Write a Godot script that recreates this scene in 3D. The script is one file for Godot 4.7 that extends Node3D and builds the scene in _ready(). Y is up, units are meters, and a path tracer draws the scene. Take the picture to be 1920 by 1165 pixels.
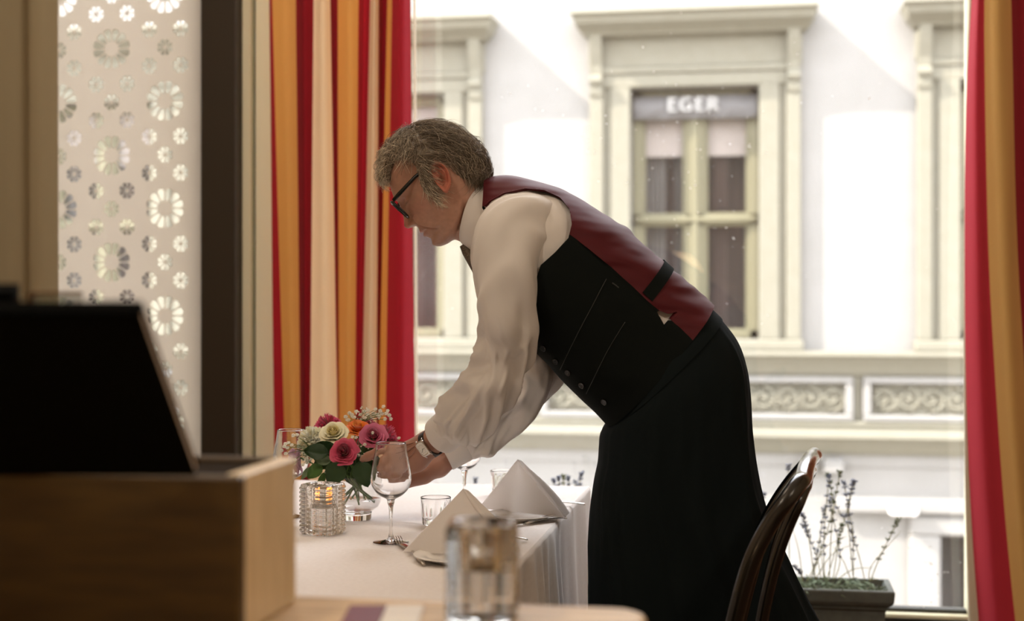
extends Node3D
# A waiter leans over a laid table in front of a tall window; across the street stands a pale facade.
# World: x along the window wall, y up, z towards the room behind the camera. The camera stands at x = 0, z = 0.

const FOCAL := 2667.0          # focal length in pixels of the 1920 x 1165 frame
const MIDX := 960.0
const MIDY := 570.0            # row of the horizon
const EYE := 1.25
const YAW := 0.17226           # the camera is turned 9.87 degrees to the left of the room's axis
const PERSON_D := 3.15         # the waiter's middle plane, metres along the view axis

var M := {}
var rng := RandomNumberGenerator.new()
var wood_noise: FastNoiseLite

# ------------------------------------------------------------------ mesh collecting
class MB:
	var v := PackedVector3Array()
	var ix := PackedInt32Array()
	var uv := PackedVector2Array()
	var c := PackedColorArray()
	var colour := Color.WHITE
	var coloured := false

	func add(p: Vector3, u := Vector2.ZERO) -> int:
		v.append(p); uv.append(u); c.append(colour)
		return v.size() - 1

	func tri(a: int, b: int, d: int) -> void:
		ix.append(a); ix.append(b); ix.append(d)

	func quad(a: int, b: int, d: int, e: int) -> void:
		tri(a, b, d); tri(a, d, e)

	func face(pts: Array) -> void:
		var k := []
		for p in pts: k.append(add(p))
		for i in range(1, k.size() - 1): tri(k[0], k[i], k[i + 1])

	# rows of points joined by quads; with closed the last column joins the first
	func rows(rs: Array, closed := false, cap0 := false, cap1 := false, colours = null) -> void:
		var base := v.size()
		var n: int = rs[0].size()
		for i in rs.size():
			for j in n:
				if colours != null: colour = colours[i][j]
				add(rs[i][j], Vector2(float(j) / maxf(1.0, n - 1.0), float(i) / maxf(1.0, rs.size() - 1.0)))
		for i in rs.size() - 1:
			for j in (n if closed else n - 1):
				var k := (j + 1) % n
				quad(base + i * n + j, base + i * n + k, base + (i + 1) * n + k, base + (i + 1) * n + j)
		if cap0: cap(rs[0], false)
		if cap1: cap(rs[rs.size() - 1], true)

	func cap(ring, up: bool) -> void:
		var mid := Vector3.ZERO
		for p in ring: mid += p
		var m := add(mid / ring.size())
		var first := v.size()
		for p in ring: add(p)
		for j in ring.size():
			var k: int = (j + 1) % ring.size()
			if up: tri(first + j, first + k, m)
			else: tri(first + k, first + j, m)

	func ring_lathe(profile: Array, seg: int, at := Vector3.ZERO, cap0 := false, cap1 := false, bas := Basis()) -> void:
		var rs := []
		for q in profile:
			var r := PackedVector3Array()
			for j in seg:
				var t := TAU * j / seg
				r.append(at + bas * Vector3(q.x * cos(t), q.y, q.x * sin(t)))
			rs.append(r)
		rows(rs, true, cap0, cap1)

	func tube(path: Array, radii, seg := 8, caps := true, flat := 1.0) -> void:
		var rs := []
		var n := path.size()
		var side := Vector3.ZERO
		for i in n:
			var t: Vector3 = (path[mini(i + 1, n - 1)] - path[maxi(i - 1, 0)]).normalized()
			if side == Vector3.ZERO:
				side = t.cross(Vector3.UP if absf(t.y) < 0.9 else Vector3.RIGHT).normalized()
			side = (side - t * side.dot(t)).normalized()
			var up := t.cross(side).normalized()
			var rr: float = radii[i] if radii is Array or radii is PackedFloat32Array else radii
			var r := PackedVector3Array()
			for j in seg:
				var a := TAU * j / seg
				r.append(path[i] + side * (cos(a) * rr) + up * (sin(a) * rr * flat))
			rs.append(r)
		rows(rs, true, caps, caps)

	func box(lo: Vector3, hi: Vector3, b := 0.0) -> void:
		if b <= 0.0:
			var p := []
			for k in 8: p.append(Vector3(hi.x if k & 1 else lo.x, hi.y if k & 2 else lo.y, hi.z if k & 4 else lo.z))
			for f in [[0, 1, 3, 2], [5, 4, 6, 7], [4, 0, 2, 6], [1, 5, 7, 3], [2, 3, 7, 6], [4, 5, 1, 0]]:
				face([p[f[3]], p[f[2]], p[f[1]], p[f[0]]])
			return
		# chamfered: rings of eight points stacked in y
		b = minf(b, minf(hi.x - lo.x, minf(hi.y - lo.y, hi.z - lo.z)) * 0.49)
		var rs := []
		for s in [[lo.y, b], [lo.y + b, 0.0], [hi.y - b, 0.0], [hi.y, b]]:
			var o: float = s[1]
			var y: float = s[0]
			rs.append(PackedVector3Array([
				Vector3(lo.x + o, y, lo.z + b), Vector3(lo.x + b, y, lo.z + o), Vector3(hi.x - b, y, lo.z + o), Vector3(hi.x - o, y, lo.z + b),
				Vector3(hi.x - o, y, hi.z - b), Vector3(hi.x - b, y, hi.z - o), Vector3(lo.x + b, y, hi.z - o), Vector3(lo.x + o, y, hi.z - b)]))
		rows(rs, true, true, true)

	# an outline in a plane, given depth
	func prism(outline: Array, o: Vector3, ax: Vector3, ay: Vector3, depth: Vector3) -> void:
		var pts := PackedVector2Array(outline)
		if Geometry2D.is_polygon_clockwise(pts): pts.reverse()
		var area := 0.0
		for i in pts.size(): area += pts[i].cross(pts[(i + 1) % pts.size()])
		if area < 0.0: pts.reverse()
		var t := Geometry2D.triangulate_polygon(pts)
		var front := v.size()
		for p in pts: add(o + ax * p.x + ay * p.y + depth)
		var back := v.size()
		for p in pts: add(o + ax * p.x + ay * p.y)
		for k in range(0, t.size(), 3):
			var q := t[k + 1]
			var r := t[k + 2]
			if (pts[q] - pts[t[k]]).cross(pts[r] - pts[t[k]]) < 0.0:
				q = t[k + 2]; r = t[k + 1]
			tri(front + t[k], front + q, front + r)
			tri(back + t[k], back + r, back + q)
		var n := pts.size()
		for i in n:
			var j := (i + 1) % n
			quad(back + i, back + j, front + j, front + i)

	func blob(at: Vector3, r: Vector3, seg := 8, rings := 6, bas := Basis()) -> void:
		var rs := []
		for i in rings + 1:
			var a := PI * i / rings
			var ring := PackedVector3Array()
			for j in seg:
				var t := TAU * j / seg
				ring.append(at + bas * Vector3(r.x * sin(a) * cos(t), r.y * cos(a), r.z * sin(a) * sin(t)))
			rs.append(ring)
		rows(rs, true)

	func move(t: Transform3D, from := 0) -> void:
		for i in range(from, v.size()): v[i] = t * v[i]

	func orient() -> void:
		var vol := 0.0
		for k in range(0, ix.size(), 3):
			vol += v[ix[k]].dot(v[ix[k + 1]].cross(v[ix[k + 2]]))
		if vol > 0.0:
			for k in range(0, ix.size(), 3):
				var t := ix[k + 1]
				ix[k + 1] = ix[k + 2]
				ix[k + 2] = t

	func mesh(smooth := true, closed := true) -> ArrayMesh:
		if closed: orient()
		var a := []
		a.resize(Mesh.ARRAY_MAX)
		var m := ArrayMesh.new()
		if smooth:
			a[Mesh.ARRAY_VERTEX] = v; a[Mesh.ARRAY_INDEX] = ix; a[Mesh.ARRAY_TEX_UV] = uv
			if coloured: a[Mesh.ARRAY_COLOR] = c
			m.add_surface_from_arrays(Mesh.PRIMITIVE_TRIANGLES, a)
			var st := SurfaceTool.new()
			st.create_from(m, 0)
			st.generate_normals()
			return st.commit()
		var fv := PackedVector3Array(); var fn := PackedVector3Array(); var fu := PackedVector2Array(); var fc := PackedColorArray()
		for k in range(0, ix.size(), 3):
			var p := v[ix[k]]; var q := v[ix[k + 1]]; var r := v[ix[k + 2]]
			var n := (p - r).cross(p - q).normalized()
			for h in 3:
				fv.append(v[ix[k + h]]); fn.append(n); fu.append(uv[ix[k + h]]); fc.append(c[ix[k + h]])
		a[Mesh.ARRAY_VERTEX] = fv; a[Mesh.ARRAY_NORMAL] = fn; a[Mesh.ARRAY_TEX_UV] = fu
		if coloured: a[Mesh.ARRAY_COLOR] = fc
		m.add_surface_from_arrays(Mesh.PRIMITIVE_TRIANGLES, a)
		return m

# ------------------------------------------------------------------ naming and placing
func part(called: String, mesh: Mesh, m: Material, parent: Node = null, at := Vector3.ZERO) -> MeshInstance3D:
	var o := MeshInstance3D.new()
	o.name = called; o.mesh = mesh; o.material_override = m; o.position = at
	(parent if parent else self).add_child(o, true)
	return o

func tag(o: Node, label: String, category: String, group := "") -> Node:
	o.set_meta("label", label); o.set_meta("category", category)
	if group: o.set_meta("group", group)
	return o

func thing(called: String, label: String, category: String, at := Vector3.ZERO, turn := 0.0, group := "") -> Node3D:
	var o := Node3D.new()
	o.name = called; o.position = at; o.rotation.y = turn
	add_child(o, true)
	tag(o, label, category, group)
	return o

func struct(called: String, mesh: Mesh, m: Material, parent: Node = null) -> MeshInstance3D:
	var o := part(called, mesh, m, parent)
	if parent == null: o.set_meta("kind", "structure")
	return o

func bx(lo: Vector3, hi: Vector3, b := 0.0) -> ArrayMesh:
	var m := MB.new(); m.box(lo, hi, b)
	return m.mesh(false)

func lathe(profile: Array, seg := 40, cap0 := true, cap1 := true) -> ArrayMesh:
	var m := MB.new(); m.ring_lathe(profile, seg, Vector3.ZERO, cap0, cap1)
	return m.mesh()

# where the ray through a pixel of the photograph's frame meets a depth, a height or a plane of the room
func ray(px: float, py: float) -> Vector3:
	var u := (px - MIDX) / FOCAL
	return Vector3(u * cos(YAW) - sin(YAW), -(py - MIDY) / FOCAL, -u * sin(YAW) - cos(YAW))

func at_d(px: float, py: float, d: float) -> Vector3:
	return Vector3(0, EYE, 0) + ray(px, py) * d

func at_y(px: float, py: float, y: float) -> Vector3:
	var r := ray(px, py)
	return Vector3(0, EYE, 0) + r * ((y - EYE) / r.y)

func at_z(px: float, py: float, z: float) -> Vector3:
	var r := ray(px, py)
	return Vector3(0, EYE, 0) + r * (z / r.z)

func smooth_path(pts: Array, per: int) -> Array:
	var out := []
	for i in pts.size() - 1:
		for k in per:
			out.append(crom(pts, i + float(k) / per))
	out.append(pts[pts.size() - 1])
	return out

func crom(p: Array, t: float):
	var n := p.size()
	var i := clampi(int(floor(t)), 0, n - 2)
	var f := t - i
	var a = p[maxi(i - 1, 0)]; var b = p[i]; var c = p[i + 1]; var d = p[mini(i + 2, n - 1)]
	return (b * 2.0 + (c - a) * f + (a * 2.0 - b * 5.0 + c * 4.0 - d) * (f * f) + (b * 3.0 - a - c * 3.0 + d) * (f * f * f)) * 0.5

func lerp_table(tab: Array, x: float) -> float:
	# [[x, y], ...] with x growing
	if x <= tab[0][0]: return tab[0][1]
	for i in tab.size() - 1:
		if x <= tab[i + 1][0]:
			return lerpf(tab[i][1], tab[i + 1][1], (x - tab[i][0]) / (tab[i + 1][0] - tab[i][0]))
	return tab[tab.size() - 1][1]

func gauss(x: float, s: float) -> float:
	return exp(-x * x / (s * s))

# ------------------------------------------------------------------ materials
func mat(col: Color, rough := 0.8, metal := 0.0) -> StandardMaterial3D:
	var m := StandardMaterial3D.new()
	m.albedo_color = col; m.roughness = rough; m.metallic = metal
	return m

func noise(freq: float, seed_: int, octaves := 4, kind := FastNoiseLite.TYPE_SIMPLEX_SMOOTH) -> FastNoiseLite:
	var n := FastNoiseLite.new()
	n.noise_type = kind; n.seed = seed_; n.frequency = freq
	n.fractal_octaves = octaves
	return n

func noise_tex(freq: float, seed_: int, lo: Color, hi: Color, size := 256) -> NoiseTexture2D:
	var t := NoiseTexture2D.new()
	t.width = size; t.height = size; t.seamless = true
	t.noise = noise(freq, seed_)
	var g := Gradient.new()
	g.set_color(0, lo); g.set_color(1, hi)
	t.color_ramp = g
	return t

func tri_tex(m: StandardMaterial3D, t: Texture2D, scale: Vector3, world := false) -> StandardMaterial3D:
	m.albedo_texture = t
	m.uv1_triplanar = true
	m.uv1_world_triplanar = world
	m.uv1_scale = scale
	return m

func glass(tint := Color(1, 1, 1, 0.0), scale := 0.05) -> StandardMaterial3D:
	var m := mat(tint, 0.0)
	m.refraction_enabled = true
	m.refraction_scale = scale
	return m

func make_materials() -> void:
	M.plaster = tri_tex(mat(Color(0.548, 0.541, 0.533), 0.9), noise_tex(0.02, 3, Color(0.96, 0.96, 0.955), Color(1, 1, 1)), Vector3(0.5, 0.5, 0.5))
	M.stone = tri_tex(mat(Color(0.49, 0.48, 0.433), 0.85), noise_tex(0.03, 4, Color(0.96, 0.955, 0.94), Color(1, 1, 1)), Vector3(0.9, 0.9, 0.9))
	M.sash = mat(Color(0.43, 0.415, 0.33), 0.5)
	M.pane = mat(Color(0.5, 0.5, 0.5, 0.03), 0.02)
	M.pane.transparency = BaseMaterial3D.TRANSPARENCY_ALPHA
	M.pane.metallic_specular = 0.16
	M.pane_clear = mat(Color(1, 1, 1, 0.03), 0.0)
	M.pane_clear.transparency = BaseMaterial3D.TRANSPARENCY_ALPHA
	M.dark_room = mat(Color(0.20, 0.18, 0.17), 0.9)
	M.brown_cloth = mat(Color(0.28, 0.20, 0.17), 0.9)
	M.grey_cloth = mat(Color(0.36, 0.345, 0.335), 0.9)
	M.blind = mat(Color(0.58, 0.545, 0.525), 0.9)
	M.banner = mat(Color(0.38, 0.375, 0.38), 0.7)
	M.letter = mat(Color(0.96, 0.95, 0.94), 0.6)
	M.sign_letter = mat(Color(0.62, 0.615, 0.61), 0.6)
	M.street = mat(Color(0.55, 0.53, 0.50), 0.9)
	M.wall = mat(Color(0.72, 0.64, 0.53), 0.9)
	M.ceiling = mat(Color(0.82, 0.77, 0.69), 0.9)
	M.floor = tri_tex(mat(Color(0.36, 0.24, 0.15), 0.45), noise_tex(0.02, 6, Color(0.75, 0.75, 0.75), Color(1, 1, 1)), Vector3(0.6, 0.6, 3))
	M.post = mat(Color(0.17, 0.13, 0.07), 0.6)
	M.cream = mat(Color(0.88, 0.83, 0.75), 0.55)
	M.frame_dark = mat(Color(0.22, 0.22, 0.20), 0.5)
	M.screen = mat(Color(0.60, 0.555, 0.49), 0.9)
	M.screen.backlight_enabled = true; M.screen.backlight = Color(0.97, 0.94, 0.90)
	M.drape = mat(Color(0.63, 0.575, 0.46), 0.95)
	M.drape.backlight_enabled = true; M.drape.backlight = Color(0.46, 0.46, 0.43)
	M.lining = mat(Color(0.90, 0.85, 0.76), 0.9)
	M.lining.backlight_enabled = true; M.lining.backlight = Color(0.7, 0.7, 0.7)
	M.linen = tri_tex(mat(Color(0.95, 0.93, 0.92), 0.85), noise_tex(0.05, 9, Color(0.965, 0.96, 0.955), Color(1, 1, 1)), Vector3(6, 6, 6))
	M.napkin = mat(Color(0.95, 0.935, 0.925), 0.85)
	M.napkin.backlight_enabled = true; M.napkin.backlight = Color(1.05, 1.04, 1.03)
	M.glass = glass()
	M.crystal = glass(Color(0.97, 0.96, 0.94, 0.0))
	M.water = glass(Color(0.98, 0.99, 1.0, 0.0), 0.033)
	M.blown = mat(Color(0.92, 0.95, 0.95, 0.05), 0.0)
	M.blown.transparency = BaseMaterial3D.TRANSPARENCY_ALPHA
	M.pool = mat(Color(0.80, 0.80, 0.86, 0.10), 0.0)
	M.pool.transparency = BaseMaterial3D.TRANSPARENCY_ALPHA
	M.china = mat(Color(0.93, 0.92, 0.90), 0.12)
	M.steel = mat(Color(0.80, 0.78, 0.75), 0.18, 1.0)
	M.wax = mat(Color(0.93, 0.88, 0.78), 0.5)
	M.wax.subsurf_scatter_enabled = true; M.wax.subsurf_scatter_strength = 0.4
	M.flame = mat(Color(1, 0.6, 0.2), 1.0)
	M.flame.emission_enabled = true; M.flame.emission = Color(1.0, 0.55, 0.18); M.flame.emission_energy_multiplier = 0.9
	M.bentwood = mat(Color(0.02, 0.02, 0.021), 0.2)
	M.bentwood.clearcoat_enabled = true; M.bentwood.clearcoat = 0.8; M.bentwood.clearcoat_roughness = 0.12
	M.planter = tri_tex(mat(Color(0.42, 0.44, 0.415), 0.7), noise_tex(0.03, 12, Color(0.85, 0.85, 0.85), Color(1, 1, 1)), Vector3(3, 3, 3))
	M.soil = mat(Color(0.20, 0.16, 0.12), 1.0)
	M.moss = mat(Color(0.50, 0.56, 0.47), 0.9)
	M.stalk = mat(Color(0.62, 0.62, 0.46), 0.8)
	M.floret = mat(Color(0.48, 0.52, 0.62), 0.8)
	M.floret.backlight_enabled = true; M.floret.backlight = Color(0.5, 0.5, 0.55)
	M.bud = mat(Color(0.42, 0.46, 0.34), 0.8)
	# the waiter
	M.skin = mat(Color(1, 1, 1), 0.5)
	M.skin.vertex_color_use_as_albedo = true
	M.skin.subsurf_scatter_enabled = true; M.skin.subsurf_scatter_strength = 0.12
	M.hair = mat(Color(1, 1, 1), 0.5)
	M.hair.vertex_color_use_as_albedo = true
	M.hair.backlight_enabled = true; M.hair.backlight = Color(0.3, 0.3, 0.3)
	M.shirt = mat(Color(0.88, 0.86, 0.84), 0.85)
	M.shirt.backlight_enabled = true; M.shirt.backlight = Color(0.3, 0.3, 0.3)
	M.vest_black = mat(Color(0.095, 0.11, 0.105), 0.9)
	M.vest_red = mat(Color(0.33, 0.105, 0.13), 0.6)
	M.vest_red.metallic_specular = 0.3
	M.apron = mat(Color(0.10, 0.125, 0.13), 0.85)
	for k in ["vest_black", "apron"]: M[k].metallic_specular = 0.15
	M.trousers = mat(Color(0.06, 0.065, 0.065), 0.9)
	M.leather = mat(Color(0.05, 0.045, 0.04), 0.35)
	M.strap = mat(Color(0.12, 0.085, 0.07), 0.5)
	M.spectacle = mat(Color(0.06, 0.075, 0.065), 0.25)
	M.button = mat(Color(0.03, 0.032, 0.035), 0.25)
	M.thread = mat(Color(0.24, 0.25, 0.245), 0.8)
	M.dial = mat(Color(0.90, 0.88, 0.85), 0.3)
	M.tie = tri_tex(mat(Color(1, 1, 1), 0.7), noise_tex(0.16, 15, Color(0.10, 0.08, 0.07), Color(0.62, 0.55, 0.46), 128), Vector3(14, 14, 14))
	# flowers
	M.green_dark = mat(Color(0.15, 0.26, 0.13), 0.45)
	M.green = mat(Color(0.27, 0.42, 0.17), 0.5)
	M.green_pale = mat(Color(0.46, 0.55, 0.42), 0.55)
	for k in ["green_dark", "green", "green_pale"]:
		M[k].backlight_enabled = true; M[k].backlight = Color(0.35, 0.4, 0.25)
	var petals := {"pink": Color(0.84, 0.30, 0.44), "pink_deep": Color(0.66, 0.16, 0.28), "mauve": Color(0.86, 0.44, 0.58), "mauve_deep": Color(0.80, 0.34, 0.48), "cream": Color(0.95, 0.93, 0.80), "cream_deep": Color(0.93, 0.88, 0.64), "white": Color(0.95, 0.95, 0.89), "magenta": Color(0.76, 0.09, 0.27), "magenta_pale": Color(0.88, 0.30, 0.50), "orange": Color(0.96, 0.50, 0.12), "orange_deep": Color(0.98, 0.64, 0.16), "lilac": Color(0.78, 0.60, 0.70)}
	for k in petals:
		M[k] = mat(petals[k], 0.65)
		M[k].backlight_enabled = true; M[k].backlight = Color(0.6, 0.6, 0.6)
	M.gyp = mat(Color(0.95, 0.95, 0.90), 0.8)
	# foreground
	M.oak = tri_tex(mat(Color(0.86, 0.73, 0.52), 0.5), noise_tex(0.02, 21, Color(0.78, 0.74, 0.68), Color(1, 1, 1)), Vector3(1.2, 9, 9))
	M.oak_shaded = tri_tex(mat(Color(0.35, 0.265, 0.09), 0.5), noise_tex(0.02, 22, Color(0.75, 0.72, 0.66), Color(1, 1, 1)), Vector3(1.2, 9, 9))  # shade on the stand's front put into a darker oak; counter panel shares it
	M.stand_top = mat(Color(0.16, 0.12, 0.06), 0.9)
	M.stand_top.metallic_specular = 0.15
	M.oak_lit = tri_tex(mat(Color(0.95, 0.86, 0.70), 0.45), noise_tex(0.02, 23, Color(0.90, 0.88, 0.84), Color(1, 1, 1)), Vector3(9, 1.2, 9))  # light on the stand's end put into a paler wood colour
	M.black_cover = mat(Color(0.035, 0.04, 0.038), 0.75)
	M.black_cover.metallic_specular = 0.15
	M.paper = mat(Color(0.86, 0.78, 0.70), 0.9)
	M.card_red = mat(Color(0.42, 0.12, 0.18), 0.6)
	M.card_white = mat(Color(0.92, 0.89, 0.84), 0.7)
	M.acrylic = mat(Color(0.8, 0.85, 0.75, 0.25), 0.05)
	M.acrylic.transparency = BaseMaterial3D.TRANSPARENCY_ALPHA
	M.brass = mat(Color(0.45, 0.36, 0.28), 0.35, 0.8)
	M.lamp_glow = mat(Color(1, 0.95, 0.85), 0.5)
	M.lamp_glow.emission_enabled = true; M.lamp_glow.emission = Color(1.0, 0.80, 0.58); M.lamp_glow.emission_energy_multiplier = 3.0

# ------------------------------------------------------------------ the scene
func _ready() -> void:
	# camera
	var cam := Camera3D.new()
	cam.name = "camera"
	cam.position = Vector3(0, EYE, 0)
	cam.rotation.y = YAW
	var lens := CameraAttributesPhysical.new()
	lens.frustum_focal_length = 50.0
	lens.frustum_focus_distance = 3.12
	lens.frustum_near = 0.1
	lens.frustum_far = 200.0
	lens.exposure_aperture = 2.5
	cam.attributes = lens
	cam.projection = Camera3D.PROJECTION_FRUSTUM
	cam.near = 0.1
	cam.far = 200.0
	cam.size = 0.1 * 1165.0 / FOCAL
	cam.frustum_offset = Vector2(0, 0.1 * (MIDY - 582.5) / FOCAL)
	add_child(cam)
	cam.current = true
	# sky
	var env := Environment.new()
	var sky := Sky.new()
	var sm := ProceduralSkyMaterial.new()
	sm.sky_top_color = Color(0.92, 0.93, 0.95)
	sm.sky_horizon_color = Color(0.98, 0.975, 0.97)
	sm.ground_bottom_color = Color(0.5, 0.48, 0.45)
	sm.ground_horizon_color = Color(0.7, 0.68, 0.65)
	sm.sun_angle_max = 1.0
	sky.sky_material = sm
	env.background_mode = Environment.BG_SKY
	env.sky = sky
	env.background_energy_multiplier = 8.5
	env.tonemap_mode = Environment.TONE_MAPPER_LINEAR
	env.tonemap_exposure = 1.0
	env.sdfgi_enabled = true
	env.ssao_enabled = true
	env.ssil_enabled = true
	var we := WorldEnvironment.new()
	we.name = "surroundings"
	we.environment = env
	add_child(we)
	# sun: grazes the facade from the upper left, behind the room
	var sun := DirectionalLight3D.new()
	sun.name = "sun"
	sun.light_color = Color(1.0, 0.96, 0.90)
	sun.light_energy = 4.0
	sun.light_angular_distance = 0.6
	sun.shadow_enabled = true
	sun.sky_mode = DirectionalLight3D.SKY_MODE_LIGHT_ONLY
	add_child(sun)
	sun.look_at_from_position(Vector3.ZERO, Vector3(1.3, -1.2, -0.55), Vector3.UP)

	rng.seed = 7
	make_materials()
	added_lamps()
	table_lamp()
	room()
	facade()
	window_dressing()
	table_and_settings()
	bouquet()
	chair()
	planters()
	waiter()
	foreground()

func added_lamps() -> void:  # unseen lamps added to fill the room with light; positions are invented
	var k := 0
	for p in [Vector3(-1.15, 2.95, -3.25), Vector3(1.4, 2.85, -1.2), Vector3(-1.45, 3.6, -0.5)]:
		var t := thing("added_fill_lamp", ["unseen fill lamp added high over the white-clothed table", "unseen fill lamp added high to the right of the bentwood chair", "unseen fill lamp added high over the wooden stand"][k], "lamp", p, 0.0, "unseen fill lamps added to the dining room")
		var g := MB.new(); g.blob(Vector3.ZERO, Vector3(0.13, 0.13, 0.13), 24, 16)
		part("lamp_globe", g.mesh(), M.lamp_glow, t)
		var c := MB.new(); c.ring_lathe([Vector2(0.05, 0.12), Vector2(0.05, 0.17), Vector2(0.006, 0.19), Vector2(0.006, 4.49 - p.y), Vector2(0.06, 4.495 - p.y)], 16, Vector3.ZERO, true, true)
		part("cord", c.mesh(), M.frame_dark, t)
		var l := OmniLight3D.new()
		l.name = "lamp_light"
		l.light_color = Color(1.0, 0.945, 0.875)
		l.light_energy = [0.75, 1.0, 1.9][k]
		l.light_size = 0.12
		l.omni_range = 12.0
		l.omni_attenuation = 2.0
		l.shadow_enabled = true
		l.position = Vector3.ZERO
		t.add_child(l, true)
		k += 1

func table_lamp() -> void:
	var t := thing("globe_lamp", "round glowing globe lamp standing behind the camera, mirrored faintly in the window", "lamp", Vector3(-0.61, 0.0, 1.0))
	var g := MB.new(); g.blob(Vector3(0, 1.45, 0), Vector3(0.19, 0.19, 0.19), 28, 18)
	part("lamp_globe", g.mesh(), M.lamp_glow, t)
	part("stand", lathe([Vector2(0.001, 0.0), Vector2(0.17, 0.0), Vector2(0.17, 0.02), Vector2(0.02, 0.035), Vector2(0.015, 0.1), Vector2(0.015, 1.22), Vector2(0.05, 1.27), Vector2(0.001, 1.275)], 28), M.brass, t)
	var l := OmniLight3D.new()
	l.name = "lamp_light"
	l.light_color = Color(1.0, 0.945, 0.875)
	l.light_energy = 0.2
	l.light_size = 0.18
	l.omni_range = 12.0
	l.omni_attenuation = 2.0
	l.shadow_enabled = true
	l.position = Vector3(0, 1.45, 0)
	t.add_child(l, true)

func room() -> void:
	struct("floor", bx(Vector3(-3.7, -0.2, -5.1), Vector3(3.2, 0, 2.8)), M.floor)
	struct("ceiling", bx(Vector3(-3.7, 4.5, -5.1), Vector3(3.2, 4.7, 2.8)), M.ceiling)
	struct("wall_left", bx(Vector3(-3.7, 0, -5.1), Vector3(-3.5, 4.5, 2.8)), M.wall)
	struct("wall_back", bx(Vector3(-3.5, 0, 2.6), Vector3(3.0, 4.5, 2.8)), M.wall)
	struct("wall_right", bx(Vector3(3.0, 0, -5.1), Vector3(3.2, 4.5, 2.8)), M.wall)
	# the window wall, with two openings
	var w := MB.new()
	w.box(Vector3(-3.5, 0, -5.1), Vector3(-2.95, 4.5, -4.86))
	w.box(Vector3(0.72, 0, -5.1), Vector3(3.0, 4.5, -4.86))
	w.box(Vector3(-2.95, 4.25, -5.1), Vector3(0.72, 4.5, -4.86))
	w.box(Vector3(-2.95, 0, -5.1), Vector3(0.72, 0.165, -4.86))
	struct("wall_window", w.mesh(false, false), M.wall)
	struct("trim_1", bx(Vector3(-1.953, 0.165, -5.08), Vector3(-1.822, 4.25, -4.78), 0.004), M.post)
	# main window: one tall pane in a painted frame
	var f := MB.new()
	f.box(Vector3(-1.822, 0.165, -4.95), Vector3(-1.788, 4.25, -4.84), 0.004)
	f.box(Vector3(-1.772, 0.165, -4.95), Vector3(-1.69, 4.25, -4.84), 0.004)
	f.box(Vector3(0.675, 0.165, -4.95), Vector3(0.72, 4.25, -4.84), 0.004)
	f.box(Vector3(-1.735, 4.19, -4.95), Vector3(0.675, 4.25, -4.84), 0.004)
	f.box(Vector3(-1.735, 0.212, -4.94), Vector3(0.675, 0.226, -4.84), 0.003)
	var win := struct("window_1", f.mesh(false, false), M.cream)
	part("pane", bx(Vector3(-1.735, 0.23, -4.903), Vector3(0.675, 4.19, -4.899)), M.pane_clear, win)
	part("bottom_rail", bx(Vector3(-1.735, 0.165, -4.95), Vector3(0.675, 0.212, -4.85), 0.003), M.frame_dark, win)
	part("glazing_bead", bx(Vector3(-1.735, 0.226, -4.93), Vector3(0.675, 0.238, -4.88), 0.002), M.frame_dark, win)
	part("gap_strip", bx(Vector3(-1.788, 0.165, -4.93), Vector3(-1.772, 4.25, -4.88)), M.frame_dark, win)
	# specks of dirt on the outside of the glass
	var s := MB.new()
	for k in 190:
		var p := Vector3(rng.randf_range(-1.2, 0.66), rng.randf_range(0.3, 2.35), -4.9045)
		if rng.randf() < 0.5: p = Vector3(-0.4 + rng.randfn(0, 0.28), 1.72 + rng.randfn(0, 0.22), -4.9045)
		elif rng.randf() < 0.35: p = Vector3(0.57 + rng.randfn(0, 0.05), 0.36 + rng.randfn(0, 0.07), -4.9045)
		var r := 0.0011 + 0.0018 * pow(rng.randf(), 3.0)
		var a := rng.randf() * TAU
		s.blob(p, Vector3(r * rng.randf_range(0.6, 2.4), r, 0.0004), 6, 4, Basis(Vector3(0, 0, 1), a))
	part("dust_specks", s.mesh(true, false), M.letter, win).set_meta("kind", "stuff")
	# second window, behind the cut-out screen
	var g := MB.new()
	g.box(Vector3(-2.95, 0.165, -4.98), Vector3(-2.90, 4.25, -4.90), 0.004)
	g.box(Vector3(-2.0, 0.165, -4.98), Vector3(-1.953, 4.25, -4.90), 0.004)
	g.box(Vector3(-2.90, 4.19, -4.98), Vector3(-2.0, 4.25, -4.90), 0.004)
	g.box(Vector3(-2.90, 0.165, -4.98), Vector3(-2.0, 0.23, -4.90), 0.004)
	var win2 := struct("window_2", g.mesh(false, false), M.cream)
	part("pane", bx(Vector3(-2.90, 0.23, -4.952), Vector3(-2.0, 4.19, -4.948)), M.pane_clear, win2)

# ------------------------------------------------------------------ the house across the street
const FZ := -13.0

# stacked rectangles: [y, half width, projection]
func moulding(m: MB, xc: float, steps: Array) -> void:
	var rs := []
	for s in steps:
		rs.append(PackedVector3Array([Vector3(xc - s[1], s[0], FZ - 0.05), Vector3(xc + s[1], s[0], FZ - 0.05), Vector3(xc + s[1], s[0], FZ + s[2]), Vector3(xc - s[1], s[0], FZ + s[2])]))
	m.rows(rs, true, true, true)

func fbox(m: MB, x0: float, x1: float, y0: float, y1: float, p: float, b := 0.01, p0 := -0.05) -> void:
	m.box(Vector3(x0, y0, FZ + p0), Vector3(x1, y1, FZ + p), b)

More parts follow.
